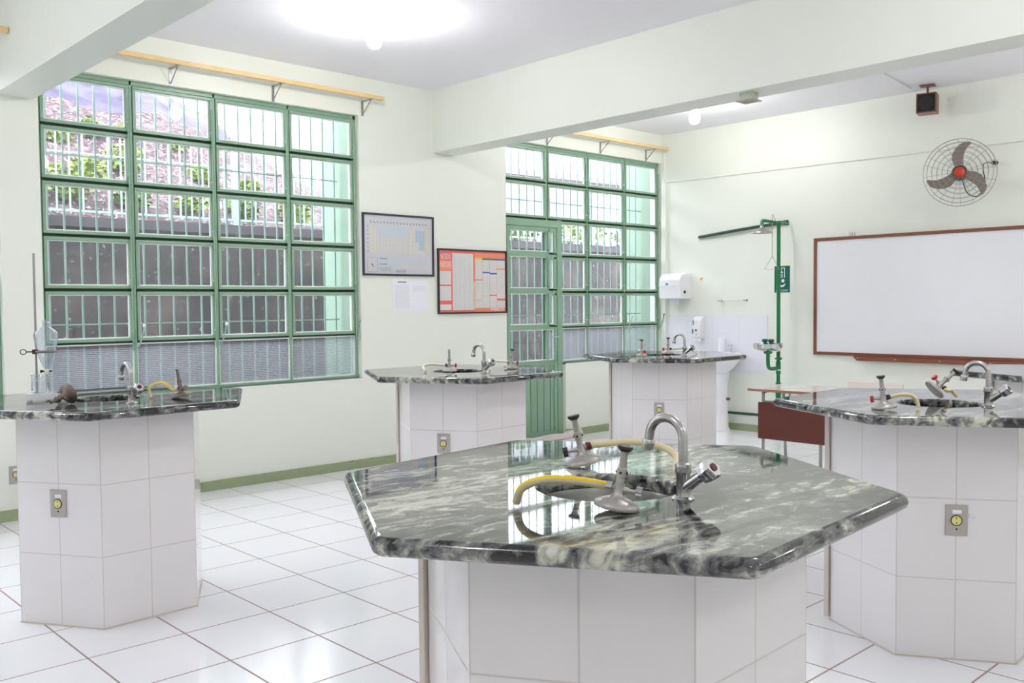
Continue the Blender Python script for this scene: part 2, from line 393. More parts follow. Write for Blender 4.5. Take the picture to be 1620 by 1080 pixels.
# ------------------------------------------------------------------ room shell
X0, X1, Y0, Y1, CZ = -3.6, 8.42, -3.2, 6.44, 3.23
WT = 0.17
def struct(name, mb, m, **k): return tag(mb.build(name, m, **k), kind='structure')
struct('floor', MB().box(X0 - .2, Y0 - .2, -0.12, X1 + .2, Y1 + WT, 0), 'floor')
struct('ceiling', MB().box(X0 - .2, Y0 - .2, CZ, X1 + .2, Y1 + WT, CZ + .15), 'ceiling')
WM = (-3.3, -1.05); W0 = (-0.78, 1.655); W1 = (1.895, 4.345); W2 = (5.995, 8.395); DOORX = 6.805
SZ, TZ = 0.75, 2.915
mb = MB()
for a, b in ((X0 - .2, WM[0]), (WM[1], W0[0]), (W0[1], W1[0]), (W1[1], W2[0]), (W2[1], X1 + .2)): mb.box(a, Y1, 0, b, Y1 + WT, CZ)
for a, b in (WM, W0, W1, (DOORX, W2[1])): mb.box(a, Y1, 0, b, Y1 + WT, SZ)
for a, b in (WM, W0, W1, W2): mb.box(a, Y1, TZ, b, Y1 + WT, CZ)
struct('wall_window', mb, 'wall')
struct('wall_board', MB().box(X1, Y0 - .2, 0, X1 + .2, Y1 + WT, CZ), 'wall')
struct('wall_rear', MB().box(X0 - .2, Y0 - .2, 0, X1 + .2, Y0, CZ), 'wall')
struct('wall_far_end', MB().box(X0 - .2, Y0, 0, X0, Y1, CZ), 'wall')
struct('beam_1', MB().box(1.645, Y0, 2.69, 1.87, Y1, CZ), 'beam')
struct('beam_2', MB().box(5.12, Y0, 2.69, 5.375, Y1, CZ), 'beam')
mb = MB(); BT = 0.016
for a, b in ((X0, W2[0]), (DOORX + .01, X1)): mb.box(a, Y1 - BT, 0, b, Y1, 0.072)
struct('baseboard_window_wall', mb, 'green_base')
struct('baseboard_board_wall', MB().box(X1 - BT, Y0, 0, X1, Y1 - BT, 0.072), 'green_base')
mb = MB()
for x, z, l in ((4.22, .069, .05), (4.27, .058, .012), (4.78, .073, .02), (4.42, .071, .015)): mb.cbox((x, Y1 - BT - .0006, z), (l, .0015, .008))
tag(mb.build('paint_chip', 'rusty'), 'brown chipped paint patches on the green baseboard below the posters', 'damage', kind='stuff')
struct('trim_1', MB().tube([(8.412, Y1 - .05, 2.700), (8.412, Y0, 2.635)], 0.006, 8), 'wall')
struct('trim_2', MB().tube([(5.38, 3.13, CZ - .007), (7.42, 3.47, CZ - .007), (8.2, 3.56, CZ - .007)], 0.006, 8), 'print_grey')
struct('trim_3', MB().box(8.395, 6.405, 2.62, 8.42, 6.44, CZ).box(8.38, 6.38, 0.08, 8.42, 6.44, 2.70), 'wall')

# ------------------------------------------------------------------ windows
GY = 6.515     # plane of the glass
def window(n, xs, zs, ribs, skip=(), levers=(), rods=()):
    root = empty('window_%d' % n, TR(0, 0, 0), kind='structure')
    fr = MB(); y0, y1 = GY - .022, GY + .022
    zlo, zhi = zs[0], zs[-1]; w = .009
    fr.box(xs[0], y0, zlo, xs[0] + .022, y1, zhi); fr.box(xs[-1] - .022, y0, zlo, xs[-1], y1, zhi)
    fr.box(xs[0], y0, zhi - .03, xs[-1], y1, zhi); fr.box(xs[0], y0 - .012, zlo, xs[-1], y1, zlo + .022)
    for x in xs[1:-1]: fr.box(x - w, y0, zlo, x + w, y1, zhi)
    fr.build('window_frame', 'frame_green', root, bevel=.002)
    fr = MB()
    for z in zs[1:-1]: fr.box(xs[0] + .003, GY + .0065, z - .018, xs[-1] - .003, y1 - .001, z + .018)
    for x in xs[1:-1]: fr.box(x - .018, GY + .0065, zlo + .003, x + .018, y1 - .001, zhi - .003)
    fr.build('transom', 'groove_shade', root)  # painted dark so the gaps between sashes look shaded
    for i in range(len(xs) - 1):
        for j in range(len(zs) - 1):
            if (i, j) in skip: continue
            a = xs[i] + (.022 if i == 0 else w); b = xs[i + 1] - (.022 if i == len(xs) - 2 else w)
            c = zs[j] + (.022 if j == 0 else .007); d = zs[j + 1] - (.03 if j == len(zs) - 2 else .007)
            if j == 0:
                p = MB(); q = .009
                p.box(a, GY - .010, c, b, GY + .004, c + q).box(a, GY - .010, d - q, b, GY + .004, d).box(a, GY - .010, c + q, a + q, GY + .004, d - q).box(b - q, GY - .010, c + q, b, GY + .004, d - q)
                pu = p.build('putty', 'putty', root)
                MB().box(a + .004, GY - .002, c + .004, b - .004, GY + .002, d - .004).build('ribbed_pane', 'ribbed', root)
                continue
            g = .003; a += g; b -= g; c += g if j > 1 else .001; d -= g; s = .022
            q = MB(); ya, yb = GY - .030, GY + .006
            q.box(a, ya, c, b, yb, c + s).box(a, ya, d - s, b, yb, d).box(a, ya, c + s, a + s, yb, d - s).box(b - s, ya, c + s, b, yb, d - s)
            sash = q.build('sash', 'frame_green', root, bevel=.003)
            a2, b2, c2, d2 = a + s, b - s, c + s, d - s; q = .007
            MB().box(a2, GY - .014, c2, b2, GY + .004, c2 + q).box(a2, GY - .014, d2 - q, b2, GY + .004, d2).box(a2, GY - .014, c2 + q, a2 + q, GY + .004, d2 - q).box(b2 - q, GY - .014, c2 + q, b2, GY + .004, d2 - q).build('putty', 'putty', sash)
            MB().box(a2 + .002, GY - .002, c2 + .002, b2 - .002, GY + .002, d2 - .002).build('pane', 'pane', sash)
    for x in rods:
        r = MB(); r.tube([(x, GY - .045, zlo + .30), (x, GY - .045, zhi - .12)], .006, 8)
        for z in zs[1:-1]: r.tube([(x, GY - .058, z + .07), (x, GY - .02, z + .07)], .008, 8)
        r.build('opener_rod', 'frame_green', root, smooth=True)
    for x, dx, col in levers:
        lv = MB(); p = smoothpath([(x, GY - .045, 1.07), (x + dx * .25, GY - .07, 1.09), (x + dx * .7, GY - .10, 1.15), (x + dx, GY - .12, 1.225)])
        lv.tube(p, .0055, 8); o = lv.build('opener_lever', col, root, smooth=True)
        k = MB(); k.lathe([(0, -.013), (.009, -.009), (.013, 0), (.009, .009), (0, .013)], 14, Matrix.Translation(p[-1])); k.build('lever_knob', 'white' if col == 'mint' else 'tube', o, smooth=True)
    return root
zs = [SZ + (TZ - SZ) * k / 6 for k in range(7)]
WM = (-3.3, -1.05)
window(3, [WM[0] + (WM[1] - WM[0]) * k / 4 for k in range(5)], zs, True)  # unseen window, added further along the wall for more daylight
window(0, [W0[0] + (W0[1] - W0[0]) * k / 4 for k in range(5)], zs, True)
window(1, [1.895, 2.505, 3.112, 3.722, 4.345], zs, True, levers=((2.505, .02, 'mint'), (3.112, .02, 'mint'), (4.31, -.01, 'frame_green')), rods=(2.478, 3.085, 3.695, 4.318))
window(2, [5.995, 6.600, 7.200, 7.800, 8.395], zs, True, skip=((0, 0), (0, 1), (0, 2), (0, 3)), levers=((7.80, .02, 'mint'), (8.37, .0, 'frame_green')), rods=(7.173, 7.773, 8.368))
# sills
for k, (a, b) in enumerate((W0, W1, (DOORX, W2[1]))):
    struct('trim_%d' % (4 + k), MB().box(a, Y1 - .004, SZ - .012, b, Y1 + WT, SZ), 'putty')

# door set in the third window
root = empty('door_1', TR(0, 0, 0), kind='structure')
mb = MB(); ya, yb = GY - .03, GY + .03
DT = 2.185
mb.box(5.995, ya, 0, 6.04, yb, DT).box(6.735, ya - .006, 0, 6.805, yb, zs[4]).box(5.995, ya - .006, DT - .07, 6.74, yb, DT + .0)
mb.build('door_frame', 'frame_green', root, bevel=.003)
mb = MB(); a, b = 6.045, 6.732; st = .042
mb.box(a, ya, .02, a + st, yb - .01, 2.112).box(b - st, ya, .02, b, yb - .01, 2.112)
rails = [.02, .735, 1.095, 1.455, 1.818, 2.072]
for z in rails: mb.box(a + st, ya, z, b - st, yb - .01, z + (.055 if z < 2.07 else .04))
leaf = mb.build('door_leaf', 'frame_green', root, bevel=.003)
for z, z2 in zip(rails[1:], rails[2:]):
    MB().box(a + st, GY - .002, z + .055, b - st, GY + .002, z2).build('pane', 'pane', leaf)
    q = .007; p = MB(); A, B, C_, D = a + st, b - st, z + .055, z2
    p.box(A, GY - .02, C_, B, GY - .004, C_ + q).box(A, GY - .02, D - q, B, GY - .004, D).box(A, GY - .02, C_ + q, A + q, GY - .004, D - q).box(B - q, GY - .02, C_ + q, B, GY - .004, D - q).build('putty', 'putty', leaf)
mb = MB(); xx = a + st
while xx < b - st - .05:
    mb.box(xx + .004, GY - .018, .07, xx + .088, GY - .004, .735, 0); mb.box(xx - .004, GY - .008, .07, xx + .004, GY, .735, 1)
    xx += .092
mb.box(a + st, GY - .004, .07, b - st, GY + .004, .74, 0)
mb.build('ribbed_metal_panel', ['frame_green', 'groove_shade'], leaf)
mb = MB(); mb.tube(smoothpath([(6.71, ya - .002, 1.02), (6.71, ya - .05, 1.02), (6.66, ya - .055, 1.02), (6.60, ya - .055, 1.025)]), .007, 8); mb.cbox((6.71, ya - .003, 1.0), (.03, .006, .14))
mb.build('door_handle', 'mint', leaf, smooth=True)
mb = MB(); arc = [(6.665 - .11 * math.sin(t), GY + .16, .93 + .22 * math.cos(t) * .55 + .08) for t in [k * PI / 2 / 8 for k in range(9)]]

# cloth along the door bottom
mb = MB(); pts = []
for k in range(13):
    t = k / 12; pts.append((5.93 + t * 1.0, 6.36 + .012 * math.sin(t * 9), .028 + .007 * math.sin(t * 14)))
mb.tube(pts, [.026 + .008 * abs(math.sin(k * 1.7)) for k in range(13)], 12)
mb.tube([(x + .04 * math.sin(i * 2.1), y - .030 + .01 * math.cos(i * 1.3), z - .012) for i, (x, y, z) in enumerate(pts)], [.013 + .008 * abs(math.sin(k * 2.3)) for k in range(13)], 10)
for v in mb.b.verts: v.co.z = max(.0005, v.co.z * (1.0 if v.co.x < 6.75 else 1.35)); v.co.y += .02 * random.uniform(-.3, .3)
tag(mb.build('floor_cloth', 'cloth', smooth=True, angle=180), 'crumpled off-white cloth rolled along the foot of the green door', 'cloth')

# ------------------------------------------------------------------ outside
struct('ground_outside', MB().box(-6, Y1 + WT + .02, -.4, 22, 8.5, -.08), 'concrete')
mb = MB(); mb.box(-4, 8.5, -.1, 20, 8.85, 2.06, 0); mb.box(-4, 8.47, 2.06, 20, 8.88, 2.15, 1)
struct('retaining_wall', mb, ['stone', 'cap'])
# hillside
mb = MB(); nx, ny = 100, 44; G = []
from mathutils import noise as mnoise
def hs(u):
    T = ((3.4, .66), (4.2, .60), (4.9, .44), (5.9, .30), (9.8, .14), (14, .08))
    if u <= T[0][0]: return T[0][1]
    for (a, p), (b, q) in zip(T, T[1:]):
        if u <= b: return p + (q - p) * (u - a) / (b - a)
    return .08
def hz(x, y):
    d = y - 8.85; u = x - .45 * d
    h = 2.05 + min(1.0, d * 3) * .06 + hs(u) * min(d, 3.15)
    if d > 3.15: h += .6 * (min(d, 6) - 3.15) * max(0, min(1, (3.7 - u) / .6))
    return h + .12 * mnoise.noise(Vector((x * 2.1, y * 2.1, 0))) * min(1, d * 2)
for i in range(nx + 1):
    G.append([mb.b.verts.new((-4 + 28 * i / nx, 8.85 + 12 * j / ny, hz(-4 + 28 * i / nx, 8.85 + 12 * j / ny))) for j in range(ny + 1)])
for i in range(nx):
    for j in range(ny):
        f = mb.b.faces.new((G[i][j], G[i + 1][j], G[i + 1][j + 1], G[i][j + 1]))
        cm = f.calc_center_median(); f.material_index = 1 if (cm.y > 11.4 and cm.x - .45 * (cm.y - 8.85) < 4.6) else 0
        f.smooth = True
struct('hillside', mb, ['soil', 'rock'])
# mint pilasters beside the windows
struct('pillar_1', MB().box(4.385, Y1 + WT + .001, -.08, 4.85, 7.06, 3.2), 'mint_wall')
struct('pillar_2', MB().box(8.46, Y1 + WT + .001, -.08, 8.9, 7.06, 3.2), 'mint_wall')
# security grilles
def grille(name, xa, xb, phase, label):
    r = empty(name, TR(0, 6.80, 0), label, 'security grille', 'green bar grilles outside the windows')
    mb = MB(); x = phase
    while x < xb:
        if x > xa: mb.box(x - .0065, -.005, .3, x + .0065, .005, 3.15)
        x += .109
    mb.build('bar', 'mint', r)['kind'] = 'stuff'
    mb = MB()
    for z in (.45, 1.235, 2.41, 3.0): mb.box(xa, -.009, z - .005, xb, -.005, z + .005)
    mb.build('cross_rail', 'mint', r)
    MB().box(xa - .01, -.012, .28, xb + .01, .012, .30).build('bottom_rail', 'mint', r)
    return r
grille('security_grille', 1.6, 4.36, 2.041 - .109 * 4, 'pale green vertical bar grille outside the window next to the charts')
grille('security_grille', 5.7, 8.45, 5.75, 'pale green vertical bar grille outside the window and door near the whiteboard')
# picket fence on the retaining wall
r = empty('picket_fence', TR(0, 8.6, 2.15), 'pale green metal picket fence standing on top of the stone retaining wall', 'fence')
mb = MB()
for k in range(160):
    x = -2 + .111 * k
    if k % 16 == 9: continue
    mb.box(x - .007, -.006, .03, x + .007, .006, .74)
mb.build('picket', 'mint', r)['kind'] = 'stuff'
mb = MB(); mb.box(-2.1, -.010, .05, 16, .010, .07).box(-2.1, -.010, .56, 16, .010, .575); mb.build('fence_rail', 'mint', r)
for k in range(9):
    x = -2 + .111 * (16 * k + 9); MB().box(x - .028, -.02, 0, x + .028, .02, .78).build('fence_post', 'mint', r)
# shrubs
def leaves(mb, c, rad, n, sz):
    for _ in range(n):
        d = Vector((random.gauss(0, 1), random.gauss(0, 1), random.gauss(0, 1))).normalized() * random.random() ** .4
        p = Vector(c) + Vector((d.x * rad[0], d.y * rad[1], d.z * rad[2]))
        u = Vector((random.uniform(-1, 1), random.uniform(-1, 1), random.uniform(-.6, .6))).normalized()
        w = u.cross(Vector((random.uniform(-1, 1), random.uniform(-1, 1), random.uniform(-1, 1)))).normalized()
        l = sz * random.uniform(.6, 1.3); q = l * .32
        mb.b.faces.new([mb.b.verts.new(p + v) for v in (-u * l * .5, w * q, u * l * .5, -w * q)])
shr = [(2.35, 9.15, .28), (2.95, 9.25, .30), (2.68, 10.0, .30), (3.55, 9.2, .22), (3.75, 9.9, .26), (4.15, 9.2, .20), (4.75, 9.25, .22), (5.4, 9.3, .24), (6.05, 9.25, .22), (6.7, 9.3, .26), (7.45, 9.3, .30), (8.2, 9.35, .32), (8.95, 9.3, .32), (9.7, 9.3, .32), (10.45, 9.4, .34), (11.2, 9.3, .34), (12.0, 9.4, .36), (3.0, 10.8, .25), (2.30, 9.66, .17), (3.3, 9.65, .20), (3.2, 10.3, .20), (3.62, 10.5, .20), (4.55, 9.8, .18), (5.1, 9.8, .16), (5.75, 9.85, .16), (4.0, 10.5, .16), (4.6, 10.5, .15)]
where = ['at the wall end nearest the beam column', 'low behind the fence, left of the first mullion', 'second row behind the fence, close to the first mullion']
for k, (x, y, s) in enumerate(shr):
    z = hz(x, y)
    mb = MB(); leaves(mb, (0, 0, s * .55), (s * .9, s * .7, s * .6), int(420 * s / .4), .075)
    n = mb
    for _ in range(5):
        a = random.uniform(0, 2 * PI); n.tube([(0, 0, -.05), (math.cos(a) * s * .4, math.sin(a) * s * .3, s * .7)], .006, 5)
    o = mb.build('shrub', 'leaf' if k % 3 else 'leaf_dark', matrix=Matrix.Translation((x, y, z)))
    tag(o, 'leafy yellow-green shrub growing on the slope behind the picket fence', 'shrub', 'shrubs on the slope above the retaining wall')
# pale house up the hill
r = empty('house', TR(16.6, 17.2, 2.2, -.62), 'pale house with blue-grey windows and sloping roof up the hill beyond the shrubs', 'house')
MB().box(-3.2, 0, 0, 2.2, 4, 2.3).build('house_wall', 'house_wall', r)
mb = MB(); mb.prism([(-3.6, 2.75), (2.6, 2.15), (2.6, 2.28), (-3.6, 2.9)], -.5, 4.4, mat=basis((0, 0, 0), (1, 0, 0), (0, 0, 1)) @ Matrix.Diagonal((1, 1, -1, 1)))
mb.build('roof', 'house_roof', r)
for k in range(6):
    MB().cbox((-2.7 + k * .85, -.01, 1.45), (.62, .05, .9)).build('house_window', 'house_blue', r)

# ------------------------------------------------------------------ curtain boards over the windows
def curtain_board(x0, x1, brs, label, off=.155, z=3.045):
    r = empty('curtain_board', TR(x0, Y1, z), label, 'curtain rail', 'pine curtain boards over the windows')
    L = x1 - x0
    MB().box(0, -off, -.012, L, -off + .040, .020).build('wooden_rail', 'wood_rail', r, bevel=.003)
    for bx in brs:
        x = bx - x0; mb = MB()
        mb.box(x - .011, -.003, -.13, x + .011, 0, -.012).box(x - .011, -off + .005, -.016, x + .011, 0, -.012)
        mb.tube([(x, -.003, -.12), (x, -off + .025, -.016)], .0045, 6)
        mb.build('bracket', 'tube', r)
    return r
curtain_board(-1.2, 1.64, (-.8, .2, 1.2), 'pine curtain board cut off beside the ceiling beam by the picture edge', off=.36, z=3.0)
curtain_board(1.875, 4.50, (2.05, 2.77, 3.57, 4.385), 'long pine curtain board above the window next to the charts')
curtain_board(6.40, 8.33, (6.56, 7.35, 8.11), 'pine curtain board above the window beside the whiteboard wall')

# ------------------------------------------------------------------ bulbs
def bulb(x, y, label):
    r = empty('light_bulb', TR(x, y, CZ), label, 'light bulb', 'bare bulbs on the ceiling')
    mb = MB(); mb.lathe([(0, 0), (.05, 0), (.05, -.012), (.032, -.02), (.024, -.03), (.022, -.075), (0, -.075)], 20); mb.build('lamp_holder', 'white', r, smooth=True)
    mb = MB(); mb.lathe([(.014, -.076), (.017, -.092), (.034, -.118), (.048, -.150), (.051, -.175), (.042, -.204), (.024, -.220), (0, -.225)], 20); mb.build('glass_bulb', 'bulb', r, smooth=True, angle=180)
bulb(3.50, 4.99, 'glowing bare bulb on the ceiling between the two beams')
bulb(7.17, 5.12, 'glowing bare bulb on the ceiling beyond the second beam')
for x, y in ((3.5, 1.3), (7.17, 1.3), (3.5, -1.8), (7.17, -1.8), (-.6, 4.9), (-.6, 1.2), (-.6, -1.8)):  # extra bulbs out of view, added to light the room
    bulb(x, y, 'unseen bare bulb added on the ceiling to brighten the room')

# ------------------------------------------------------------------ lab islands
IS = math.radians(2.0)
TOPZ = 0.94
def hexpts(R, ang, c=(0, 0)): return [(c[0] + R * math.cos(ang + k * PI / 3), c[1] + R * math.sin(ang + k * PI / 3)) for k in range(6)]
def inset_round(poly, d, rad, seg=4):
    """polygon moved inward by d with its corners rounded to rad"""
    n = len(poly); out = []
    P = [Vector(p) for p in poly]; cen = sum(P, Vector((0, 0))) / n
    lines = []
    for i in range(n):
        a, b = P[i], P[(i + 1) % n]; t = (b - a).normalized(); nn = Vector((-t.y, t.x))
        if nn.dot(cen - a) < 0: nn = -nn
        lines.append((a + nn * d, t))
    for i in range(n):
        (a, t), (b, u) = lines[i - 1], lines[i]
        den = t.x * u.y - t.y * u.x; s = ((b - a).x * u.y - (b - a).y * u.x) / den; v = a + t * s
        k = rad * 0.577
        p0, p2 = v - t * k, v + u * k
        for j in range(seg + 1):
            w = j / seg; out.append(p0 * (1 - w) ** 2 + v * 2 * w * (1 - w) + p2 * w * w)
    return out
def countertop(poly, hole, hr, parent):
    b = MB(); T = .036; prof = []
    for k in range(7):
        a = -PI / 2 + PI * k / 6; prof.append((T / 2 * (1 - math.cos(a)), TOPZ - T / 2 + T / 2 * math.sin(a)))
    rings = [[b.b.verts.new((p.x, p.y, z)) for p in inset_round(poly, d, .03)] for d, z in prof]
    n = len(rings[0])
    for A, B in zip(rings, rings[1:]):
        for i in range(n): b.b.faces.new((A[i], A[(i + 1) % n], B[(i + 1) % n], B[i])).smooth = True
    H = 56
    hh = [(hr + .004, TOPZ - T), (hr, TOPZ - T + .004), (hr, TOPZ - .006), (hr + .0018, TOPZ - .0018), (hr + .006, TOPZ)]
    hr_ = [[b.b.verts.new((hole[0] + r_ * math.cos(2 * PI * i / H), hole[1] + r_ * math.sin(2 * PI * i / H), z)) for i in range(H)] for r_, z in hh]
    for A, B in zip(hr_, hr_[1:]):
        for i in range(H): b.b.faces.new((A[i], B[i], B[(i + 1) % H], A[(i + 1) % H])).smooth = True
    for ring, hring in ((rings[-1], hr_[-1]), (rings[0], hr_[0])):
        es = [b.b.edges.get((ring[i], ring[(i + 1) % n])) for i in range(n)] + [b.b.edges.get((hring[i], hring[(i + 1) % H])) for i in range(H)]
        bmesh.ops.triangle_fill(b.b, use_beauty=True, edges=es)
    return b.build('countertop', 'granite', parent)
def island(cx, cy, label, top=None, base=(0, 0), br=.415, hole=(-.04, -.02), bang=math.radians(2.5), row=0.0):
    r = empty('lab_island', TR(cx, cy, 0), label, 'lab table', 'hexagonal lab tables with granite tops')
    poly = top if top else hexpts(.655, IS)
    countertop(poly, hole, .158, r)
    hx = hexpts(br, bang, base)
    b = MB(); side = br; H = .9
    for k in range(6):
        p, q = Vector(hx[k]), Vector(hx[(k + 1) % 6])
        c = Vector(base); pi_, qi = c + (p - c) * .94, c + (q - c) * .94
        vs = [b.b.verts.new((*v, z)) for v, z in ((p, 0), (q, 0), (q, H), (p, H))]
        f = b.b.faces.new(vs)
        for l, uv in zip(f.loops, ((0, -row), (.423, -row), (.423, .9 - row), (0, .9 - row))): l[b.uv].uv = uv
        vi = [b.b.verts.new((*v, z)) for v, z in ((pi_, 0), (qi, 0), (qi, H), (pi_, H))]
        f = b.b.faces.new(vi[::-1])
        f = b.b.faces.new((vs[3], vs[2], vi[2], vi[3]))
    bmesh.ops.remove_doubles(b.b, verts=b.b.verts[:], dist=1e-5)
    b.build('tiled_base', 'tile', r)
    # grout bead along the foot
    b = MB(); h2 = hexpts(br + .004, bang, base); h3 = hexpts(br * .95, bang, base)
    for k in range(6):
        a, c2, d, e = h2[k], h2[(k + 1) % 6], h3[(k + 1) % 6], h3[k]
        b.prism([a, c2, d, e], 0, .006)
    b.build('grout_line', 'plaster_edge', r)
    # access panel on the face between 60 and 120 degrees ... and its standing edge towards the windows
    k = 2; p, q = Vector(hx[1]), Vector(hx[2]); t = (q - p).normalized(); nn = Vector((-t.y, t.x))
    if nn.dot((p + q) / 2 - Vector(base)) < 0: nn = -nn
    o = p + nn * .002; poly2 = [o + t * .02, o + t * (side + .013), o + t * (side + .013) + nn * .02, o + t * .02 + nn * .02]
    MB().prism([(v.x, v.y) for v in poly2], .015, .895).build('access_panel', 'plaster_edge', r, bevel=.002)
    # steel basin
    b = MB(); mt = Matrix.Translation((hole[0], hole[1], 0))
    b.lathe([(.185, TOPZ - .0365), (.165, TOPZ - .0365), (.163, TOPZ - .045), (.156, TOPZ - .10), (.142, TOPZ - .150), (.115, TOPZ - .168), (.03, TOPZ - .175), (.026, TOPZ - .180), (0, TOPZ - .180)], 40, mt)
    b.build('sink_basin', 'steel', r, smooth=True, solid=.0012)
    return r
def outlet(c, ang, z, rin, label, wall=None):
    if wall is None:
        d = Vector((math.cos(ang), math.sin(ang), 0)); pos = Vector((c[0], c[1], z)) + d * rin
        mt = basis(pos, (-d.y, d.x, 0), (0, 0, 1))
    else: mt = wall
    r = empty('power_outlet', mt, label, 'power outlet', 'grey power outlets')
    mb = MB(); mb.box(-.039, -.058, .0004, .039, .058, .0065); mb.build('cover_plate', 'grey_plate', r, bevel=.002)
    mb = MB(); mb.lathe([(0, .0066), (.0205, .0066), (.0205, .0085), (.0175, .0088), (0, .0088)], 24); mb.build('socket_ring', 'ink', r)
    mb = MB(); mb.lathe([(0, .0080), (.017, .0080), (.017, .0098), (0, .0100)], 24, m=0); mb.cbox((0, .0095, .0102), (.003, .007, .0008), 1); mb.cbox((0, -.0095, .0102), (.003, .007, .0008), 1)
    mb.build('socket_face', ['socket_yellow', 'ink'], r)
    mb = MB(); mb.box(-.014, .026, .0066, .018, .040, .0075); mb.build('paper_label', 'white_paper', r)
    mb = MB(); mb.lathe([(0, .0066), (.0035, .0066), (.003, .0078), (0, .0080)], 12, Matrix.Translation((.001, -.033, 0))); mb.build('screw', 'burnt', r)
    return r
T5 = [(1.956, .842), (2.322, 1.444), (1.924, 2.035), (1.253, 1.948), (.922, 1.345), (1.278, .788)]
C5 = (1.60, 1.39)
ISL = {'I1': (1.56, 4.335), 'I2': (3.72, 4.42), 'I3': (5.957, 4.56), 'I4': (3.855, 1.552), 'I6': (5.985, 1.65)}
island(*C5, 'closest lab table, grey-green granite hexagon with two burners and yellow hose',
       top=[(x - C5[0], y - C5[1]) for x, y in T5], base=(-.035, -.035), br=.428, hole=(-.035, -.035), row=.030)
island(*ISL['I1'], 'tiled lab table with the glass funnel stand on its granite top')
island(*ISL['I2'], 'tiled hexagonal lab table standing in front of the framed charts')
island(*ISL['I3'], 'tiled hexagonal lab table standing in front of the washbasin corner', hole=(-.06, -.03))
island(*ISL['I4'], 'tiled lab table with two red-knobbed burners, in front of the small brown desk', hole=(-.08, -.04))
island(*ISL['I6'], 'lab table under the whiteboard, only a strip of black granite edge showing')
APO = .415 * math.cos(PI / 6) + .0002
AA = math.radians(212.5)
outlet(ISL['I1'], AA, .525, APO, 'grey outlet on the tiled table below the funnel stand')
outlet(ISL['I2'], AA, .534, APO, 'grey outlet on the tiled table in front of the framed charts')
outlet(ISL['I3'], AA, .532, APO, 'grey outlet on the tiled table in front of the washbasin')
outlet(ISL['I4'], AA, .530, APO, 'grey outlet with scribble beside it on the table before the brown desk')
outlet(None, 0, 0, 0, 'grey outlet low on the window wall below the beam column', wall=on_window_wall(1.70, .292))
# pen scribble beside the outlet
d = Vector((math.cos(AA), math.sin(AA), 0)); mt = basis(Vector((3.84, 1.555, .545)) + d * (APO + .0004), (-d.y, d.x, 0), (0, 0, 1))
mb = MB(); mb.tube([(.050, .014, 0), (.052, -.002, 0), (.056, .010, 0), (.062, .012, 0)], .0006, 4); mb.tube([(.058, .002, 0), (.062, -.002, 0), (.066, .003, 0), (.070, -.006, 0), (.074, .001, 0), (.070, .004, 0)], .0006, 4)
o = mb.build('pen_scribble', 'tube', matrix=mt); tag(o, 'small grey pen scribble on the tile right beside the outlet', 'scribble')

# ------------------------------------------------------------------ faucets
def faucet(x, y, rz, label, seed=0):
    r = empty('faucet', TR(x, y, TOPZ, rz), label, 'faucet', 'chrome gooseneck faucets on the lab tables')
    mb = MB(); mb.lathe([(0, 0), (.024, 0), (.024, .003), (.018, .007), (0, .007)], 24); mb.build('flange', 'chrome_dull', r, smooth=True)
    mb = MB(); mb.lathe([(0, .006), (.0155, .006), (.0145, .012), (.0145, .052), (.0165, .056), (.0175, .060), (.0165, .066), (.0175, .070), (.016, .075), (.0115, .078), (0, .078)], 22)
    dirv = Vector((0, -.80, .60)); st = Vector((0, -.004, .024)); mb.tube([st, st + dirv * .055], [.0125, .0115], 16); mb.build('valve_body', 'chrome_dull', r, smooth=True)
    mb = MB(); R = .042; pts = [(0, 0, .070), (0, 0, .10), (0, 0, .126)]
    for k in range(1, 15):
        a = PI * k / 16 * 1.12; pts.append((0, R - R * math.cos(a), .126 + R * math.sin(a)))
    last = Vector(pts[-1]); d = (last - Vector(pts[-2])).normalized(); pts.append(last + d * .012)
    mb.tube(pts, .0098, 14); sp = mb.build('spout', 'chrome_dull', r, smooth=True)
    mb = MB(); e = last + d * .010; mb.tube([e, e + d * .004, e + d * .010, e + d * .022], [.0115, .0138, .0138, .0128], 16); mb.build('aerator', 'chrome_dull', sp, smooth=True)
    mb = MB(); s0 = st + dirv * .050; side = Vector((1, 0, 0)); up = dirv.cross(side)
    rings = []
    for off, rad in ((0, .013), (.006, .020), (.030, .0225), (.036, .019)):
        ring = []
        for k in range(24):
            a = 2 * PI * k / 24; rr = rad * (1 + .09 * math.cos(6 * a)); ring.append(mb.b.verts.new(s0 + dirv * off + (side * math.cos(a) + up * math.sin(a)) * rr))
        rings.append(ring)
    for A, B in zip(rings, rings[1:]):
        for k in range(24): mb.b.faces.new((A[k], A[(k + 1) % 24], B[(k + 1) % 24], B[k]))
    mb.b.faces.new(rings[0][::-1]); mb.b.faces.new(rings[-1])
    kn = mb.build('handle_knob', 'chrome', r, smooth=True, angle=40)
    mb = MB(); c = s0 + dirv * .0361; mb.tube([c, c + dirv * .002], .009, 16); mb.build('red_button', 'knob_dred', kn)
    return r
faucet(1.573, 1.153, .06, 'large chrome faucet with red handle button on the closest granite top')
faucet(3.769, 1.327, .10, 'chrome gooseneck faucet between the whiteboard tray and red-knobbed burners')
faucet(5.846, 4.270, .20, 'chrome gooseneck faucet in front of the tiled washbasin corner')
faucet(3.659, 4.133, .10, 'chrome gooseneck faucet on the table in front of the charts')
faucet(1.512, 3.987, .10, 'chrome faucet seen before the ribbed panes, on the funnel-stand table')

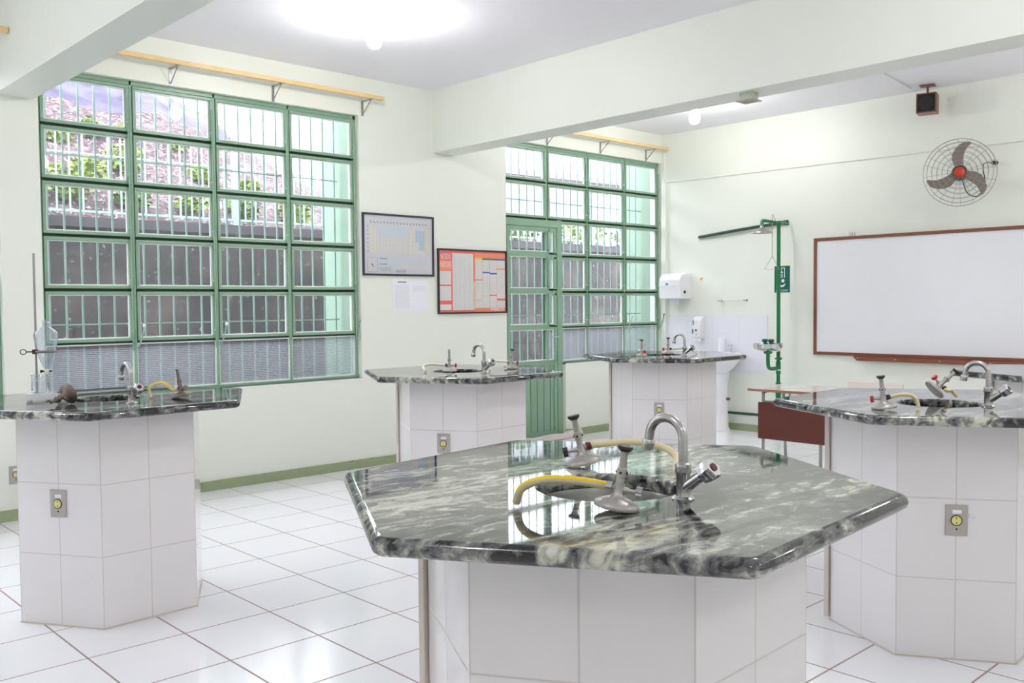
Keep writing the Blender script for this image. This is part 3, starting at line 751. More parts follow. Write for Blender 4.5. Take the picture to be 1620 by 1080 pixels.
# ------------------------------------------------------------------ bunsen burners
def burner(x, y, label, tilt=(0, 0), knob=0.0, hose=PI, kcol='knob_red', ncol='black', hosepts=None, hcol='hose', metal='cast', flare=True, z=TOPZ, h=.118, hr=.0075, stripe=False, mat=None, top=True):
    """tilt = (angle, heading); knob, hose = headings of the two side arms; hosepts in the room's own coordinates"""
    if mat is None:
        ax = Vector((-math.sin(tilt[1]), math.cos(tilt[1]), 0)) if tilt[0] else Vector((1, 0, 0))
        lift = .0465 * abs(math.sin(tilt[0]))
        mat = Matrix.Translation((x, y, z + lift)) @ Matrix.Rotation(tilt[0], 4, ax)
    r = empty('bunsen_burner', mat, label, 'bunsen burner', 'gas burners on the lab tables')
    mb = MB(); mb.lathe([(0, .0), (.045, .0), (.046, .004), (.044, .009), (.030, .016), (.016, .021), (.011, .030), (.010, .046), (0, .046)], 28); mb.build('burner_base', metal, r, smooth=True, angle=50)
    mb = MB(); prof = [(0, .044), (.0085, .044), (.0085, .060), (.0100, .061), (.0100, .078), (.0078, .080), (.0070, h - .012)]
    prof += ([(.0095, h - .006), (.0150, h), (.0152, h + .004), (.0085, h + .005), (.0065, h - .005), (0, h - .006)] if flare else [(.0072, h), (.0055, h), (.0055, h - .01), (0, h - .01)])
    bar = mb; bar.lathe(prof, 20); bo = bar.build('barrel', metal, r, smooth=True, angle=45)
    if flare:
        mb = MB(); mb.lathe([(.0096, h - .006), (.0154, h), (.0156, h + .0045), (.0088, h + .0055), (.0080, h + .002)], 20); mb.build('burner_head', 'burnt', bo, smooth=True)
    mb = MB()
    for a in (0, PI / 2, PI, 3 * PI / 2): mb.cbox((.0098 * math.cos(a + .5), .0098 * math.sin(a + .5), .070), (.004, .004, .005))
    mb.build('air_hole', 'burnt', bo)
    kd = Vector((math.cos(knob), math.sin(knob), 0)); p = Vector((0, 0, .036))
    mb = MB(); mb.tube([p, p + kd * .016, p + kd * .022, p + kd * .034], [.0065, .0065, .0042, .0035], 12); va = mb.build('needle_valve', metal, r, smooth=True)
    mb = MB(); q = p + kd * .034; s_ = kd.cross(Vector((0, 0, 1))); rings = []
    for off in (0, .012):
        rings.append([mb.b.verts.new(q + kd * off + (s_ * math.cos(2 * PI * k / 24) + Vector((0, 0, 1)) * math.sin(2 * PI * k / 24)) * (.0125 if k % 2 else .0108)) for k in range(24)])
    for k in range(24): mb.b.faces.new((rings[0][k], rings[0][(k + 1) % 24], rings[1][(k + 1) % 24], rings[1][k]))
    mb.b.faces.new(rings[0][::-1]); mb.b.faces.new(rings[1]); mb.build('valve_knob', kcol, va)
    hd = Vector((math.cos(hose), math.sin(hose), 0)); p = Vector((0, 0, .038))
    mb = MB(); mb.tube([p, p + hd * .024], .0045, 10)
    ni = mb.build('gas_nipple', metal, r, smooth=True)
    mb = MB(); mb.tube([p + hd * .014, p + hd * .026], .0098, 12); mb.build('hose_clamp', ncol, ni, smooth=True)
    if hosepts:
        inv = mat.inverted(); pts = [p + hd * .018, p + hd * .034] + [inv @ Vector(q) for q in hosepts]
        path = smoothpath(pts, 8)
        mb = MB(); mb.tube(path, hr, 14); ho = mb.build('gas_hose', hcol, r, smooth=True, angle=60)
        if stripe:
            upv = inv.to_3x3() @ Vector((0, 0, 1)); mb = MB()
            n = len(path); rows = []
            for i, pt in enumerate(path):
                d = (path[min(i + 1, n - 1)] - path[max(i - 1, 0)]).normalized(); u = (upv - d * upv.dot(d))
                if i > n * .80: u = (u + (inv.to_3x3() @ Vector((-.8, -.6, 0))) * .4)
                u.normalize(); w = d.cross(u); rows.append([mb.b.verts.new(pt + (u * math.cos(a) + w * math.sin(a)) * (hr + .0003)) for a in [(-1 + .25 * j) * 1.15 for j in range(9)]])
            for A, B in zip(rows, rows[1:]):
                for j in range(8): mb.b.faces.new((A[j], A[j + 1], B[j + 1], B[j]))
            mb.build('yellow_stripe', 'hose_yellow', ho, smooth=True)
    return r
RT = -math.radians(43.3)          # heading that points to the right as seen from the door side
LF = RT + PI; TO = RT - PI / 2; AW = RT + PI / 2
D = math.radians
# closest table
burner(1.715, 1.560, 'burner with black knob and cream hose, at the far rim of the nearest sink', tilt=(D(13), LF), knob=LF - .1, hose=RT + .1, kcol='knob_black', ncol='knob_dred',
       hosepts=[(1.800, 1.468, 1.003), (1.832, 1.410, .994), (1.830, 1.365, .978), (1.798, 1.338, .958), (1.770, 1.315, .9490)], hcol='hose', z=TOPZ, hr=.0088)
burner(1.392, 1.182, 'burner with yellow-striped hose on the near rim of the nearest sink', tilt=(D(9), RT), knob=RT - .25, hose=LF - .3, kcol='chrome_dull', ncol='chrome_dull',
       hosepts=[(1.335, 1.240, 1.000), (1.298, 1.290, 1.000), (1.276, 1.328, .982), (1.278, 1.350, .949)], hcol='hose_tan', stripe=True, hr=.0085)
# table before the brown desk
burner(3.424, 1.577, 'upright red-knobbed burner with cream hose beside the small brown desk', tilt=(D(7), LF), knob=LF - .45, hose=RT + .2, hosepts=[(3.468, 1.532, .996), (3.495, 1.505, .992), (3.510, 1.492, .972), (3.512, 1.485, .9475)])
bx = Matrix.Translation((3.905, 1.590, TOPZ + .038)) @ Matrix.Rotation(D(50), 4, Vector((-math.sin(RT), math.cos(RT), 0)))
burner(0, 0, 'toppled red-knobbed burner leaning over its sink below the whiteboard tray', knob=LF + .05, hose=RT - .3, hosepts=[(3.975, 1.545, .975), (3.992, 1.528, .949)], mat=bx, hr=.0085)
# table before the washbasin
burner(5.643, 4.528, 'burner whose red knob faces forward, before the second window', knob=TO + .5, hose=AW, kcol='knob_red', ncol='knob_dred', hosepts=[(5.72, 4.62, .975), (5.76, 4.64, .9475)], hcol='hose_white', h=.125)
burner(6.058, 4.587, 'burner with knob beside the washbasin faucet and pale hose', knob=LF, hose=RT, hosepts=[(6.14, 4.49, .985), (6.18, 4.44, .970), (6.19, 4.40, .9475)], hcol='hose_white', h=.125)
# table before the charts
burner(3.623, 4.417, 'upright red-knobbed burner below the framed charts', knob=RT, hose=LF + .2, ncol='black', hosepts=[(3.545, 4.50, .985), (3.495, 4.515, .972), (3.478, 4.47, .9475)], hcol='hose_white', flare=False, h=.135)
burner(4.022, 4.287, 'red-knobbed burner in front of the green door, hose curling aside', tilt=(D(5), RT), knob=RT - .1, hose=LF, ncol='cast', hosepts=[(3.955, 4.36, .990), (3.925, 4.385, .980), (3.925, 4.375, .9475)], hcol='hose_white')
# funnel table
burner(1.761, 4.045, 'rusty burner with yellow-striped hose under the ribbed window panes', tilt=(D(10), LF), knob=TO + .9, hose=LF + .2, kcol='rusty', ncol='hose', metal='rusty', flare=False, h=.125,
       hosepts=[(1.700, 4.10, 1.008), (1.668, 4.125, 1.004), (1.648, 4.135, .985), (1.655, 4.14, .9475)], hcol='hose', stripe=True)
bx = Matrix.Translation((1.312, 4.172, TOPZ + .0455)) @ Matrix.Rotation(D(98), 4, Vector((-math.sin(LF - .75), math.cos(LF - .75), 0)))
bx.translation = Vector((1.325, 4.165, TOPZ + .050))
bx = Matrix.Translation((1.318, 4.165, TOPZ + .0475)) @ Matrix.Rotation(D(108), 4, Vector((-math.sin(TO - .40), math.cos(TO - .40), 0)))
burner(0, 0, 'rusty burner lying on its side beside the funnel stand', knob=PI / 2 + .9, hose=-PI / 2, kcol='rusty', ncol='rusty', metal='rusty', flare=False, h=.10, mat=bx)

# ------------------------------------------------------------------ funnel stand with glassware
SX, SY = 1.283, 4.418
r = empty('ring_stand', TR(SX, SY, TOPZ, -.30), 'tall grey rod stand on white base holding the glass funnel', 'lab stand')
mb = MB(); mb.box(-.062, -.050, .006, .062, .050, .036); 
for a, b in ((-1, -1), (-1, 1), (1, -1), (1, 1)): mb.lathe([(0, 0), (.008, 0), (.008, .008), (0, .008)], 10, Matrix.Translation((a * .048, b * .038, 0)))
mb.build('stand_base', 'white_cer', r, bevel=.004)
mb = MB(); mb.tube([(-.020, .025, .034), (-.018, .022, .655)], .0048, 10); mb.build('stand_rod', 'tube', r, smooth=True)
CL = .218
mb = MB(); mb.cbox((-.022, .018, CL), (.026, .022, .020)); mb.tube([(-.030, .018, CL), (-.058, .018, CL)], .003, 8)
mb.tube([(-.058 - .012 * (1 - math.cos(t)), .018, CL + .011 * math.sin(t)) for t in [k * 2 * PI / 14 for k in range(14)]], .0022, 6, closed=True); mb.build('clamp_screw', 'burnt', r, smooth=True)
mb = MB(); fc = (.022, -.010)
mb.tube([(fc[0] + .040 * math.cos(t), fc[1] + .040 * math.sin(t), CL) for t in [k * 2 * PI / 32 for k in range(32)]], .0042, 8, closed=True); mb.tube([(-.012, .015, CL), (-.016 + .002, .004, CL)], .004, 8)
mb.build('support_ring', 'rusty', r, smooth=True)
RM = TR(SX, SY, TOPZ, -.30); fw = RM @ Vector((fc[0], fc[1], 0))
r = empty('separating_funnel', TR(fw.x, fw.y, TOPZ), 'clear pear-shaped separating funnel hanging in the ring of the stand', 'glassware')
mb = MB(); mb.lathe([(.0125, .352), (.012, .333), (.014, .327), (.030, .318), (.045, .305), (.049, .293), (.047, .275), (.038, .222), (.028, .185), (.016, .155), (.009, .142), (.009, .136)], 32)
mb.build('funnel_body', 'labglass', r, smooth=True, solid=.0016, angle=180)
mb = MB(); mb.lathe([(.0112, .331), (.0118, .345), (.0135, .353), (.0135, .359), (0, .361)], 20); mb.build('stopper', 'labglass', r, smooth=True)
mb = MB(); mb.lathe([(.0085, .142), (.011, .138), (.011, .124), (.0085, .120)], 16); mb.build('stopcock_barrel', 'white', r, smooth=True)
mb = MB(); mb.tube([(-.018, .012, .131), (.018, -.012, .131)], .004, 8); mb.tube([(-.022, .0145, .131), (-.016, .0105, .131)], .007, 10); mb.build('stopcock_key', 'black', r, smooth=True)
mb = MB(); mb.tube([(0, 0, .122), (0, 0, .065)], .0045, 10, caps=False); mb.build('funnel_stem', 'labglass', r, smooth=True)
bw = RM @ Vector((-.006, -.014, 0))
r = empty('beaker', TR(bw.x, bw.y, TOPZ + .0365), 'small clear glass beaker standing on the white base of the stand', 'glassware')
mb = MB(); mb.lathe([(0, .001), (.030, .001), (.034, .005), (.034, .078), (.037, .083)], 30); mb.build('beaker_glass', 'labglass', r, smooth=True, solid=.0016, angle=180)
mb = MB()
for k in range(6):
    z = .018 + k * .010
    for j in range(4): a0 = -1.2 + j * .09; mb.box(.0352 * math.cos(a0) - .0006, .0352 * math.sin(a0) - .0015, z, .0352 * math.cos(a0) + .0006, .0352 * math.sin(a0) + .0015, z + .0012)
mb.build('graduation_marks', 'white', r)

# ------------------------------------------------------------------ charts and notices on the window wall
r = empty('framed_chart', on_window_wall(4.36, 1.602), 'pale framed periodic table of the elements in a dark blue frame', 'framed chart')
W, H = .750, .522
mb = MB(); f = .016
mb.box(0, 0, .001, W, f, .020).box(0, H - f, .001, W, H, .020).box(0, f, .001, f, H - f, .020).box(W - f, f, .001, W, H - f, .020)
mb.build('chart_frame', 'frame_navy', r, bevel=.002)
MB().box(f, f, .002, W - f, H - f, .009).build('chart_sheet', 'p_back', r)
mb = MB(); cw, chh = .0342, .0345; ox, oy = .072, .395
for row in range(7):
    for c in range(18):
        if row == 0 and c not in (0, 17): continue
        if row in (1, 2) and 2 <= c < 12: continue
        x, y = ox + c * cw, oy - row * chh
        if c < 2: m = 1
        elif c == 17: m = 4
        elif c >= 15 - (row < 4) and row < 6: m = 2
        elif c == 14 and row < 3: m = 2
        elif c > 11: m = 1
        else: m = 3
        mb.box(x + .002, y + .002, .0090, x + cw - .002, y + chh - .002, .0096, m)
for row in range(2):
    for c in range(15):
        x, y = ox + (c + 3) * cw, .105 - row * .040; mb.box(x + .001, y, .0090, x + cw - .001, y + chh - .004, .0096, 0 if (row == 0 or c < 5) else 3)
mb.box(ox + 3 * cw, .335, .0090, ox + 11.6 * cw, .425, .0096, 0)
mb.build('element_cells', ['p_blue', 'p_yell', 'p_blue2', 'p_tan', 'p_olive'], r)
mb = MB()
for c in range(18): 
    for q in range(2): mb.box(ox + c * cw + .006 + q * .007, .448 - q * .009, .0090, ox + c * cw + .013 + q * .007, .456 - q * .009, .0097)
for row in range(7): mb.box(.052, oy - row * chh + .010, .0090, .058, oy - row * chh + .020, .0097)
mb.box(.09, .086, .0094, .100, .098, .0099).box(.100, .074, .0094, .108, .086, .0099).box(.17, .142, .0090, .25, .146, .0097).box(.17, .096, .0090, .25, .100, .0097)
for q in range(4): a = .05 + q * .0; 
mb.box(.048, .030, .0090, .150, .0315, .0096).box(.048, .150, .0090, .150, .1515, .0096).box(.048, .030, .0090, .0495, .150, .0096).box(.1485, .030, .0090, .150, .150, .0096)
for q in range(6): mb.box(.17, .078 - q * .008, .0090, .30 - .01 * (q % 3), .0795 - q * .008, .0096).box(.34, .05 - q * .004, .0090, .45, .051 - q * .004, .0096)
mb.build('chart_numbers', 'print_dark', r)

r = empty('framed_poster', on_window_wall(5.152, 1.270), 'framed poster with red borders and columns of small print, lettered MERCK', 'framed poster')
W, H = .836, .584; mb = MB(); f = .014
mb.box(0, 0, .001, W, f, .022).box(0, H - f, .001, W, H, .022).box(0, f, .001, f, H - f, .022).box(W - f, f, .001, W, H - f, .022)
mb.build('poster_frame', 'frame_black', r, bevel=.002)
MB().box(f, f, .002, W - f, H - f, .009).build('poster_sheet', 'p_red', r)
mb = MB(); P = lambda x0, y0, x1, y1, m, z=.0: mb.box(x0 * W, y0 * H, .009 + z, x1 * W, y1 * H, .0096 + z, m)
# 0 paper 1 orange 2 yellow 3 green 4 blue 5 olive 6 red
P(.03, .66, .19, .82, 1); P(.52, .86, .98, .95, 1)
P(.03, .45, .185, .655, 0); P(.03, .205, .185, .425, 0); P(.03, .06, .185, .145, 0)
P(.205, .055, .50, .935, 0); P(.505, .055, .525, .50, 5); P(.505, .50, .525, .86, 1)
P(.53, .055, .635, .865, 0); P(.635, .055, .74, .865, 0); P(.74, .055, .85, .865, 0); P(.85, .055, .975, .865, 0)
Z = .0007
P(.53, .84, .635, .875, 2, Z); P(.635, .845, .74, .875, 3, Z); P(.74, .845, .85, .872, 3, Z); P(.85, .845, .975, .872, 4, Z)
P(.53, .52, .635, .54, 1, Z); P(.53, .20, .635, .215, 5, Z); P(.635, .635, .74, .66, 4, Z); P(.74, .62, .85, .645, 4, Z); P(.635, .27, .74, .285, 5, Z)
P(.74, .275, .85, .295, 6, Z); P(.85, .70, .975, .72, 1, Z); P(.85, .20, .975, .235, 6, Z)
for x in (.635, .74, .85): P(x - .0015, .055, x + .0015, .865, 6, Z)
P(.53, .026, .975, .088, 1, Z)
mb.build('poster_print', ['p_paper', 'p_orange', 'p_ylw', 'p_grn', 'p_bl3', 'p_olive', 'p_red'], r)
mb = MB()
def lines(x0, x1, y0, y1, step, w=.0016):
    y = y1
    while y > y0: mb.box(x0 * W, y, .0098, (x1 - .02 * random.random()) * W, y + w, .0104); y -= step
for a, b in ((.215, .275), (.285, .345), (.355, .415), (.425, .49)): lines(a, b, .06 * H, .90 * H, .0075)
for a, b in ((.54, .625), (.645, .73), (.75, .84), (.86, .965)):
    for c, d in ((.09, .19), (.30, .50), (.55, .61), (.68, .82)): lines(a, b, c * H, d * H, .009)
for c, d in ((.23, .40), (.47, .64)): lines(.04, .175, c * H, d * H, .009)
mb.build('small_print', 'print_grey', r)
text('poster_title', 'NOIDX', .075, Matrix.Translation((.112 * W, .875 * H, .0100)), 'p_paper', r, .47)
text('poster_title', 'NEDON', .075, Matrix.Translation((.112 * W, .755 * H, .0100)), 'p_paper', r, .47)
text('maker_name', 'MERCK', .042, Matrix.Translation((.858 * W, .056 * H, .0112)), 'white_paper', r, 1.25)

def notice(x, z, w, h, label, rz=0.0, head=True, off=.001):
    r = empty('paper_notice', on_window_wall(x, z) @ Matrix.Rotation(rz, 4, 'Z'), label, 'notice', 'printed notices taped to the wall')
    MB().box(0, 0, off, w, h, off + .0008).build('paper_sheet', 'white_paper', r)
    mb = MB(); y = h - .055
    if head: mb.box(w * .28, h - .030, off + .0008, w * .72, h - .022, off + .0012, 1)
    while y > (.02 if head else h - .10): mb.box(.02, y, off + .0008, w - .02 - .02 * random.random(), y + .002, off + .0012, 0); y -= .0085
    mb.build('printed_text', ['print_grey', 'print_dark'], r)
notice(4.860, 1.302, .190, .268, 'white printed sheet with little text, the one closer to the red poster', head=False)
notice(4.662, 1.304, .207, .272, 'white printed sheet with a dark heading below the periodic table', off=.0028)

# ------------------------------------------------------------------ board wall things
def BW(y, z, x=8.42): return on_board_wall(y, z, x)
# whiteboard
r = empty('whiteboard', BW(4.585, .832), 'wide whiteboard in a brown wooden frame with a tray below', 'whiteboard')
W, H = 3.0, 1.140; f = .030
MB().box(f, f, .004, W - f, H - f, .018).build('board_face', 'board', r)
mb = MB(); mb.box(0, 0, .002, W, f, .030).box(0, H - f, .002, W, H, .030).box(0, f, .002, f, H - f, .030).box(W - f, f, .002, W, H - f, .030)
mb.build('board_frame', 'brown', r, bevel=.003)
mb = MB(); mb.prism([(.43, 0.0), (.47, -.040), (W, -.045), (W, 0.0)], .004, .075); mb.build('marker_tray', 'brown', r)
mb = MB()
for x in (.48, .84, 1.24, 1.66): mb.lathe([(0, 0), (.006, 0), (.005, .003), (0, .004)], 10, Matrix.Translation((x, -.018, .075)))
mb.build('tray_screw', 'chrome', r)
mb = MB(); 
for x in (.36, .385, .41): mb.tube([(x, H - .002, .006), (x + .004, H + .035, .012)], .0025, 6)
mb.build('hanger_hook', 'brown', r)
# towel dispenser
r = empty('towel_dispenser', BW(6.345, 1.395), 'white paper towel dispenser with a dark round knob on its side', 'towel dispenser')
mb = MB(); prof = [(0, 0), (.0, .285), (.09, .285), (.165, .265), (.205, .215), (.21, .15), (.205, 0)]
mtp = basis((0, 0, 0), (0, 0, 1), (0, 1, 0))   # prism axes: poly x -> outward, poly y -> up, extrude -> sideways
mb.prism(prof, 0, -.285, mat=mtp); mb.build('dispenser_body', 'white', r, bevel=.012)
mb = MB(); mb.lathe([(0, 0), (.019, 0), (.017, .004), (0, .005)], 20, Matrix.Translation((.2855, .075, .12)) @ Matrix.Rotation(PI / 2, 4, 'Y')); mb.build('side_knob', 'black', r)
MB().box(.06, -.060, .11, .21, .002, .112).build('paper_towel', 'white_paper', r)
mb = MB(); mb.cbox((.112, .162, .2105), (.034, .018, .002)); mb.build('blue_badge', 'blue', r)
# orange hook
mb = MB(); mb.lathe([(0, 0), (.012, .001), (.010, .008), (.004, .014), (0, .015)], 14); mb.tube([(0, .008, .006), (0, -.012, .018), (0, -.020, .010)], .004, 8)
tag(mb.build('wall_hook', 'orange', matrix=BW(5.924, 1.616), smooth=True), 'small orange hook on the wall right of the towel dispenser', 'hook')
# towel rod
r = empty('towel_rod', BW(5.72, 1.372), 'thin chrome towel rod on the wall above the tiled splashback', 'towel rod')
MB().tube([(0, 0, .05), (.37, 0, .05)], .004, 8).build('rod', 'chrome_dull', r, smooth=True)
for x in (.05, .365):
    mb = MB(); mb.tube([(x, 0, 0), (x, 0, .05)], .007, 10); mb.lathe([(0, 0), (.014, 0), (.012, .006), (0, .007)], 14, Matrix.Translation((x, 0, 0))); mb.lathe([(0, -.009), (.009, -.005), (.010, 0), (.009, .005), (0, .009)], 12, Matrix.Translation((x, 0, .05))); mb.build('rod_holder', 'chrome_dull', r, smooth=True)
# splashback
mb = MB(); a = 1.325
v = [(0, 0), (a, 0), (a, .6), (0, .6)]
mb.box(0, 0, .0005, a, .6, .012)
for f_ in mb.b.faces:
    for l in f_.loops: l[mb.uv].uv = (l.vert.co.x, l.vert.co.y + .02)
tag(mb.build('tiled_splashback', 'back_tile', matrix=BW(6.432, .615)), 'white tiled splashback panel behind the pedestal washbasin', 'splashback')
# soap dispenser
r = empty('soap_dispenser', BW(5.975, .955), 'white soap dispenser with blue details on the tiled splashback', 'soap dispenser')
mb = MB(); mb.prism([(0.0125, 0), (.085, 0), (.10, .03), (.105, .12), (.095, .20), (.07, .24), (.0125, .25)], 0, -.105, mat=mtp); mb.build('dispenser_body', 'white', r, bevel=.008)
mb = MB(); mb.cbox((.012, .165, .099), (.010, .08, .004)); mb.cbox((.010, .085, .103), (.012, .045, .006)); mb.build('side_stripe', 'print_dark', r)
mb = MB(); mb.lathe([(0, 0), (.013, 0), (.012, .004), (0, .004)], 16, Matrix.Translation((.052, .098, .105))); mb.build('push_button', 'blue', r)
MB().cbox((.055, .052, .1035), (.022, .014, .003)).build('side_badge', 'p_olive', r)
MB().box(.005, -.022, .05, .085, .003, .10).build('spout_cover', 'white', r, bevel=.004)
# washbasin
r = empty('washbasin', TR(8.42, 5.57, 0), 'white pedestal washbasin against the tiled corner', 'washbasin')
mb = MB(); cx = -.215
out = []
def bas(rx, ry, z, dx=0): return [mb.b.verts.new((max(-.455, min(-.013, cx + dx + rx * math.cos(2 * PI * k / 32) * (1 if math.cos(2 * PI * k / 32) < 0 else .95))), ry * math.sin(2 * PI * k / 32), z)) for k in range(32)]
rg = [bas(.08, .085, .60, .04), bas(.12, .15, .66, .03), bas(.19, .235, .735, 0), bas(.225, .26, .80, 0), bas(.23, .265, .825, 0), bas(.22, .255, .832, 0), bas(.17, .20, .822, -.01), bas(.14, .17, .74, -.01), bas(.06, .08, .70, -.01)]
for A, B in zip(rg, rg[1:]):
    for k in range(32): mb.b.faces.new((A[k], A[(k + 1) % 32], B[(k + 1) % 32], B[k]))
mb.b.faces.new(rg[0][::-1]); mb.b.faces.new(rg[-1]); mb.build('basin_bowl', 'white_cer', r, smooth=True, angle=60)
mb = MB(); mt = Matrix.Translation((-.16, 0, 0)) @ Matrix.Diagonal((.95, 1, 1, 1)); mb.lathe([(0, 0), (.105, 0), (.105, .015), (.085, .04), (.078, .2), (.080, .45), (.095, .60), (.10, .64), (0, .64)], 28, mt); mb.build('pedestal', 'white_cer', r, smooth=True, angle=60)
mb = MB(); mb.tube([(-.16, -.070, .34), (-.16, -.108, .34)], .015, 10); mb.build('drain_valve', 'brown', r, smooth=True)
r = empty('basin_faucet', TR(8.345, 5.50, .828), 'small chrome tap on the white washbasin', 'tap')
mb = MB(); mb.tube(smoothpath([(0, 0, 0), (0, 0, .05), (-.03, 0, .075), (-.07, 0, .06)]), .008, 10); mb.build('tap_spout', 'chrome', r, smooth=True)
mb = MB(); mb.lathe([(0, .058), (.015, .06), (.017, .08), (0, .085)], 12); mb.build('tap_knob', 'chrome', r, smooth=True)
mb = MB(); mb.lathe([(0, 0), (.040, 0), (.042, .14), (.038, .145), (.018, .145), (.018, .12), (0, .12)], 24)
tag(mb.build('paper_roll', 'white_paper', matrix=TR(8.33, 5.60, .8325), smooth=True), 'white paper roll standing on the washbasin', 'paper roll')
# low pipe and wall pipe
tag(MB().tube([(8.385, 5.62, .183), (8.385, 5.4, .183), (8.385, 4.0, .20)], .014, 10).build('low_pipe', 'pipe_dark', smooth=True), 'dark green pipe low along the wall behind the desk', 'pipe')
tag(MB().tube(smoothpath([(8.395, 5.94, 2.062), (8.38, 5.4, 2.11), (8.395, 4.87, 2.155)], 4), [.016] * 8 + [.019], 10).build('wall_pipe', 'pipe_dark', smooth=True), 'slanting dark green pipe on the wall behind the shower head', 'pipe')
# emergency shower
r = empty('emergency_shower', TR(8.20, 4.855, 0), 'green emergency shower pole with steel eyewash bowl', 'emergency shower')
mb = MB(); mb.tube([(0, 0, .03), (0, 0, 2.14)], .0185, 14); mb.tube([(0, 0, 0), (0, 0, .55)], .027, 14); mb.lathe([(0, 0), (.075, 0), (.075, .010), (.03, .02), (0, .02)], 20); mb.tube([(0, 0, 2.105), (0, 0, 2.15)], .024, 14)
mb.tube([(0, 0, .64), (0, 0, .76)], .024, 14)
mb.build('pole', 'emerald', r, smooth=True)
mb = MB()
for z in (.672, .865): mb.tube([(0, 0, z), (0, 0, z + .010)], .0265, 14)
mb.build('white_band', 'white', r, smooth=True)
mb = MB(); mb.tube(smoothpath([(0, 0, 2.128), (-.12, 0, 2.135), (-.255, .012, 2.140), (-.278, .014, 2.130), (-.285, .014, 2.095)], 6), .0165, 12); mb.tube([(-.04, 0, 2.13), (.17, 0, 2.128)], .014, 10); mb.build('shower_arm', 'emerald', r, smooth=True)
mb = MB(); mb.lathe([(0, .06), (.014, .06), (.016, .03), (.030, .012), (.075, -.006), (.104, -.024), (.106, -.032), (.100, -.034), (.06, -.022), (0, -.018)], 30, Matrix.Translation((-.285, .014, 2.050))); mb.build('shower_head', 'steel', r, smooth=True, angle=50)
mb = MB(); hx_, hy_ = -.13, -.008
mb.tube(smoothpath([(-.05, 0, 2.13), (-.09, 0, 2.185), (hx_, hy_, 2.205), (hx_ - .004, hy_, 2.12), (hx_, hy_, 1.80)], 6), .0035, 6)
mb.tube([(hx_, hy_, 1.80), (hx_ - .055, hy_ + .055, 1.672), (hx_ + .045, hy_ - .045, 1.670), (hx_, hy_, 1.80)], .003, 6); mb.build('pull_handle', 'chrome_dull', r, smooth=True)
mb = MB(); mb.tube(smoothpath([(0, 0, .695), (-.07, 0, .695), (-.145, 0, .698), (-.183, .0, .720), (-.192, 0, .765), (-.192, 0, .855)], 6), .0185, 12); mb.lathe([(0, .835), (.04, .85), (.045, .866), (0, .866)], 16, Matrix.Translation((-.192, 0, 0))); mb.build('eyewash_pipe', 'emerald', r, smooth=True)
mb = MB(); mb.lathe([(0, .868), (.05, .870), (.11, .885), (.142, .905), (.146, .945), (.142, .946), (.138, .91), (.10, .892), (0, .88)], 32, Matrix.Translation((-.192, 0, 0))); mb.box(-.055, -.012, .86, -.012, .012, .94); bo = mb.build('eyewash_bowl', 'chrome', r, smooth=True, angle=40)
for dy in (.042, -.042):
    mb = MB(); mb.lathe([(0, .940), (.014, .94), (.016, .952), (.030, .970), (.030, .982), (.022, .990), (0, .99)], 18, Matrix.Translation((-.192 + dy * .3, dy, 0))); mb.tube([(-.192, dy * .4, .885), (-.192 + dy * .3, dy, .945)], .008, 8); mb.build('eyewash_nozzle', 'sign_green', bo, smooth=True)
mb = MB(); mb.tube([(-.10, -.03, .795), (-.03, -.01, .79), (0, 0, .79), (.055, .015, .79)], .009, 8); mb.lathe([(0, -.012), (.016, -.012), (.016, .012), (0, .012)], 12, Matrix.Translation((.0, -.02, .79))); mb.build('push_lever', 'emerald', r, smooth=True)
# shower sign
r = empty('safety_sign', BW(5.030, 1.447), 'dark green safety sign with white shower symbol behind the pole', 'sign')
W, H = .172, .268
MB().box(0, 0, .0005, W, H, .004).build('sign_plate', 'sign_green', r)
mb = MB(); z0, z1 = .004, .0046
mb.box(.078, .245, z0, .118, .252, z1).box(.110, .150, z0, .118, .252, z1).box(.078, .205, z0, .084, .248, z1)
mb.prism([(.070, .196), (.098, .196), (.088, .212), (.080, .212)], z0, z1)
for k in range(4): mb.box(.074 + k * .006, .150, z0, .076 + k * .006, .190, z1)
mb.lathe([(0, z0), (.017, z0), (.017, z1), (0, z1)], 20, Matrix.Translation((.096, .118, 0)))
mb.prism([(.045, .085), (.055, .062), (.080, .055), (.108, .060), (.124, .085), (.112, .088), (.098, .074), (.078, .072), (.060, .090)], z0, z1)
mb.build('shower_symbol', 'white_paper', r)
text('sign_lettering', 'LAVA-OLHOS', .026, Matrix.Translation((W / 2, .020, .0042)), 'white_paper', r, .85)
# loudspeaker
mt = Matrix.Translation((8.24, 3.43, 3.06)) @ Matrix.Rotation(PI + D(14), 4, 'Z')     # local +x looks into the room
r = empty('loudspeaker', mt, 'small brown wooden loudspeaker hanging under the ceiling above the whiteboard', 'loudspeaker')
MB().box(-.07, -.082, -.078, .075, .082, .092).build('cabinet', 'brown', r, bevel=.004)
MB().box(.075, -.070, -.066, .079, .070, .080).build('speaker_grille', 'speaker_cloth', r)
mb = MB(); mb.lathe([(.072, 0), (.078, .004), (.070, .007), (.040, .002), (0, .004)], 24, Matrix.Translation((.079, 0, .006)) @ Matrix.Scale(.78, 4) @ Matrix.Rotation(PI / 2, 4, 'Y')); mb.build('speaker_cone', 'black', r, smooth=True)
mb = MB(); mb.box(-.02, -.05, .091, .02, .05, .099).tube([(0, 0, .095), (0, 0, .165)], .010, 8); mb.box(-.05, -.06, .160, .05, .06, .169); mb.build('ceiling_bracket', 'brown', r)
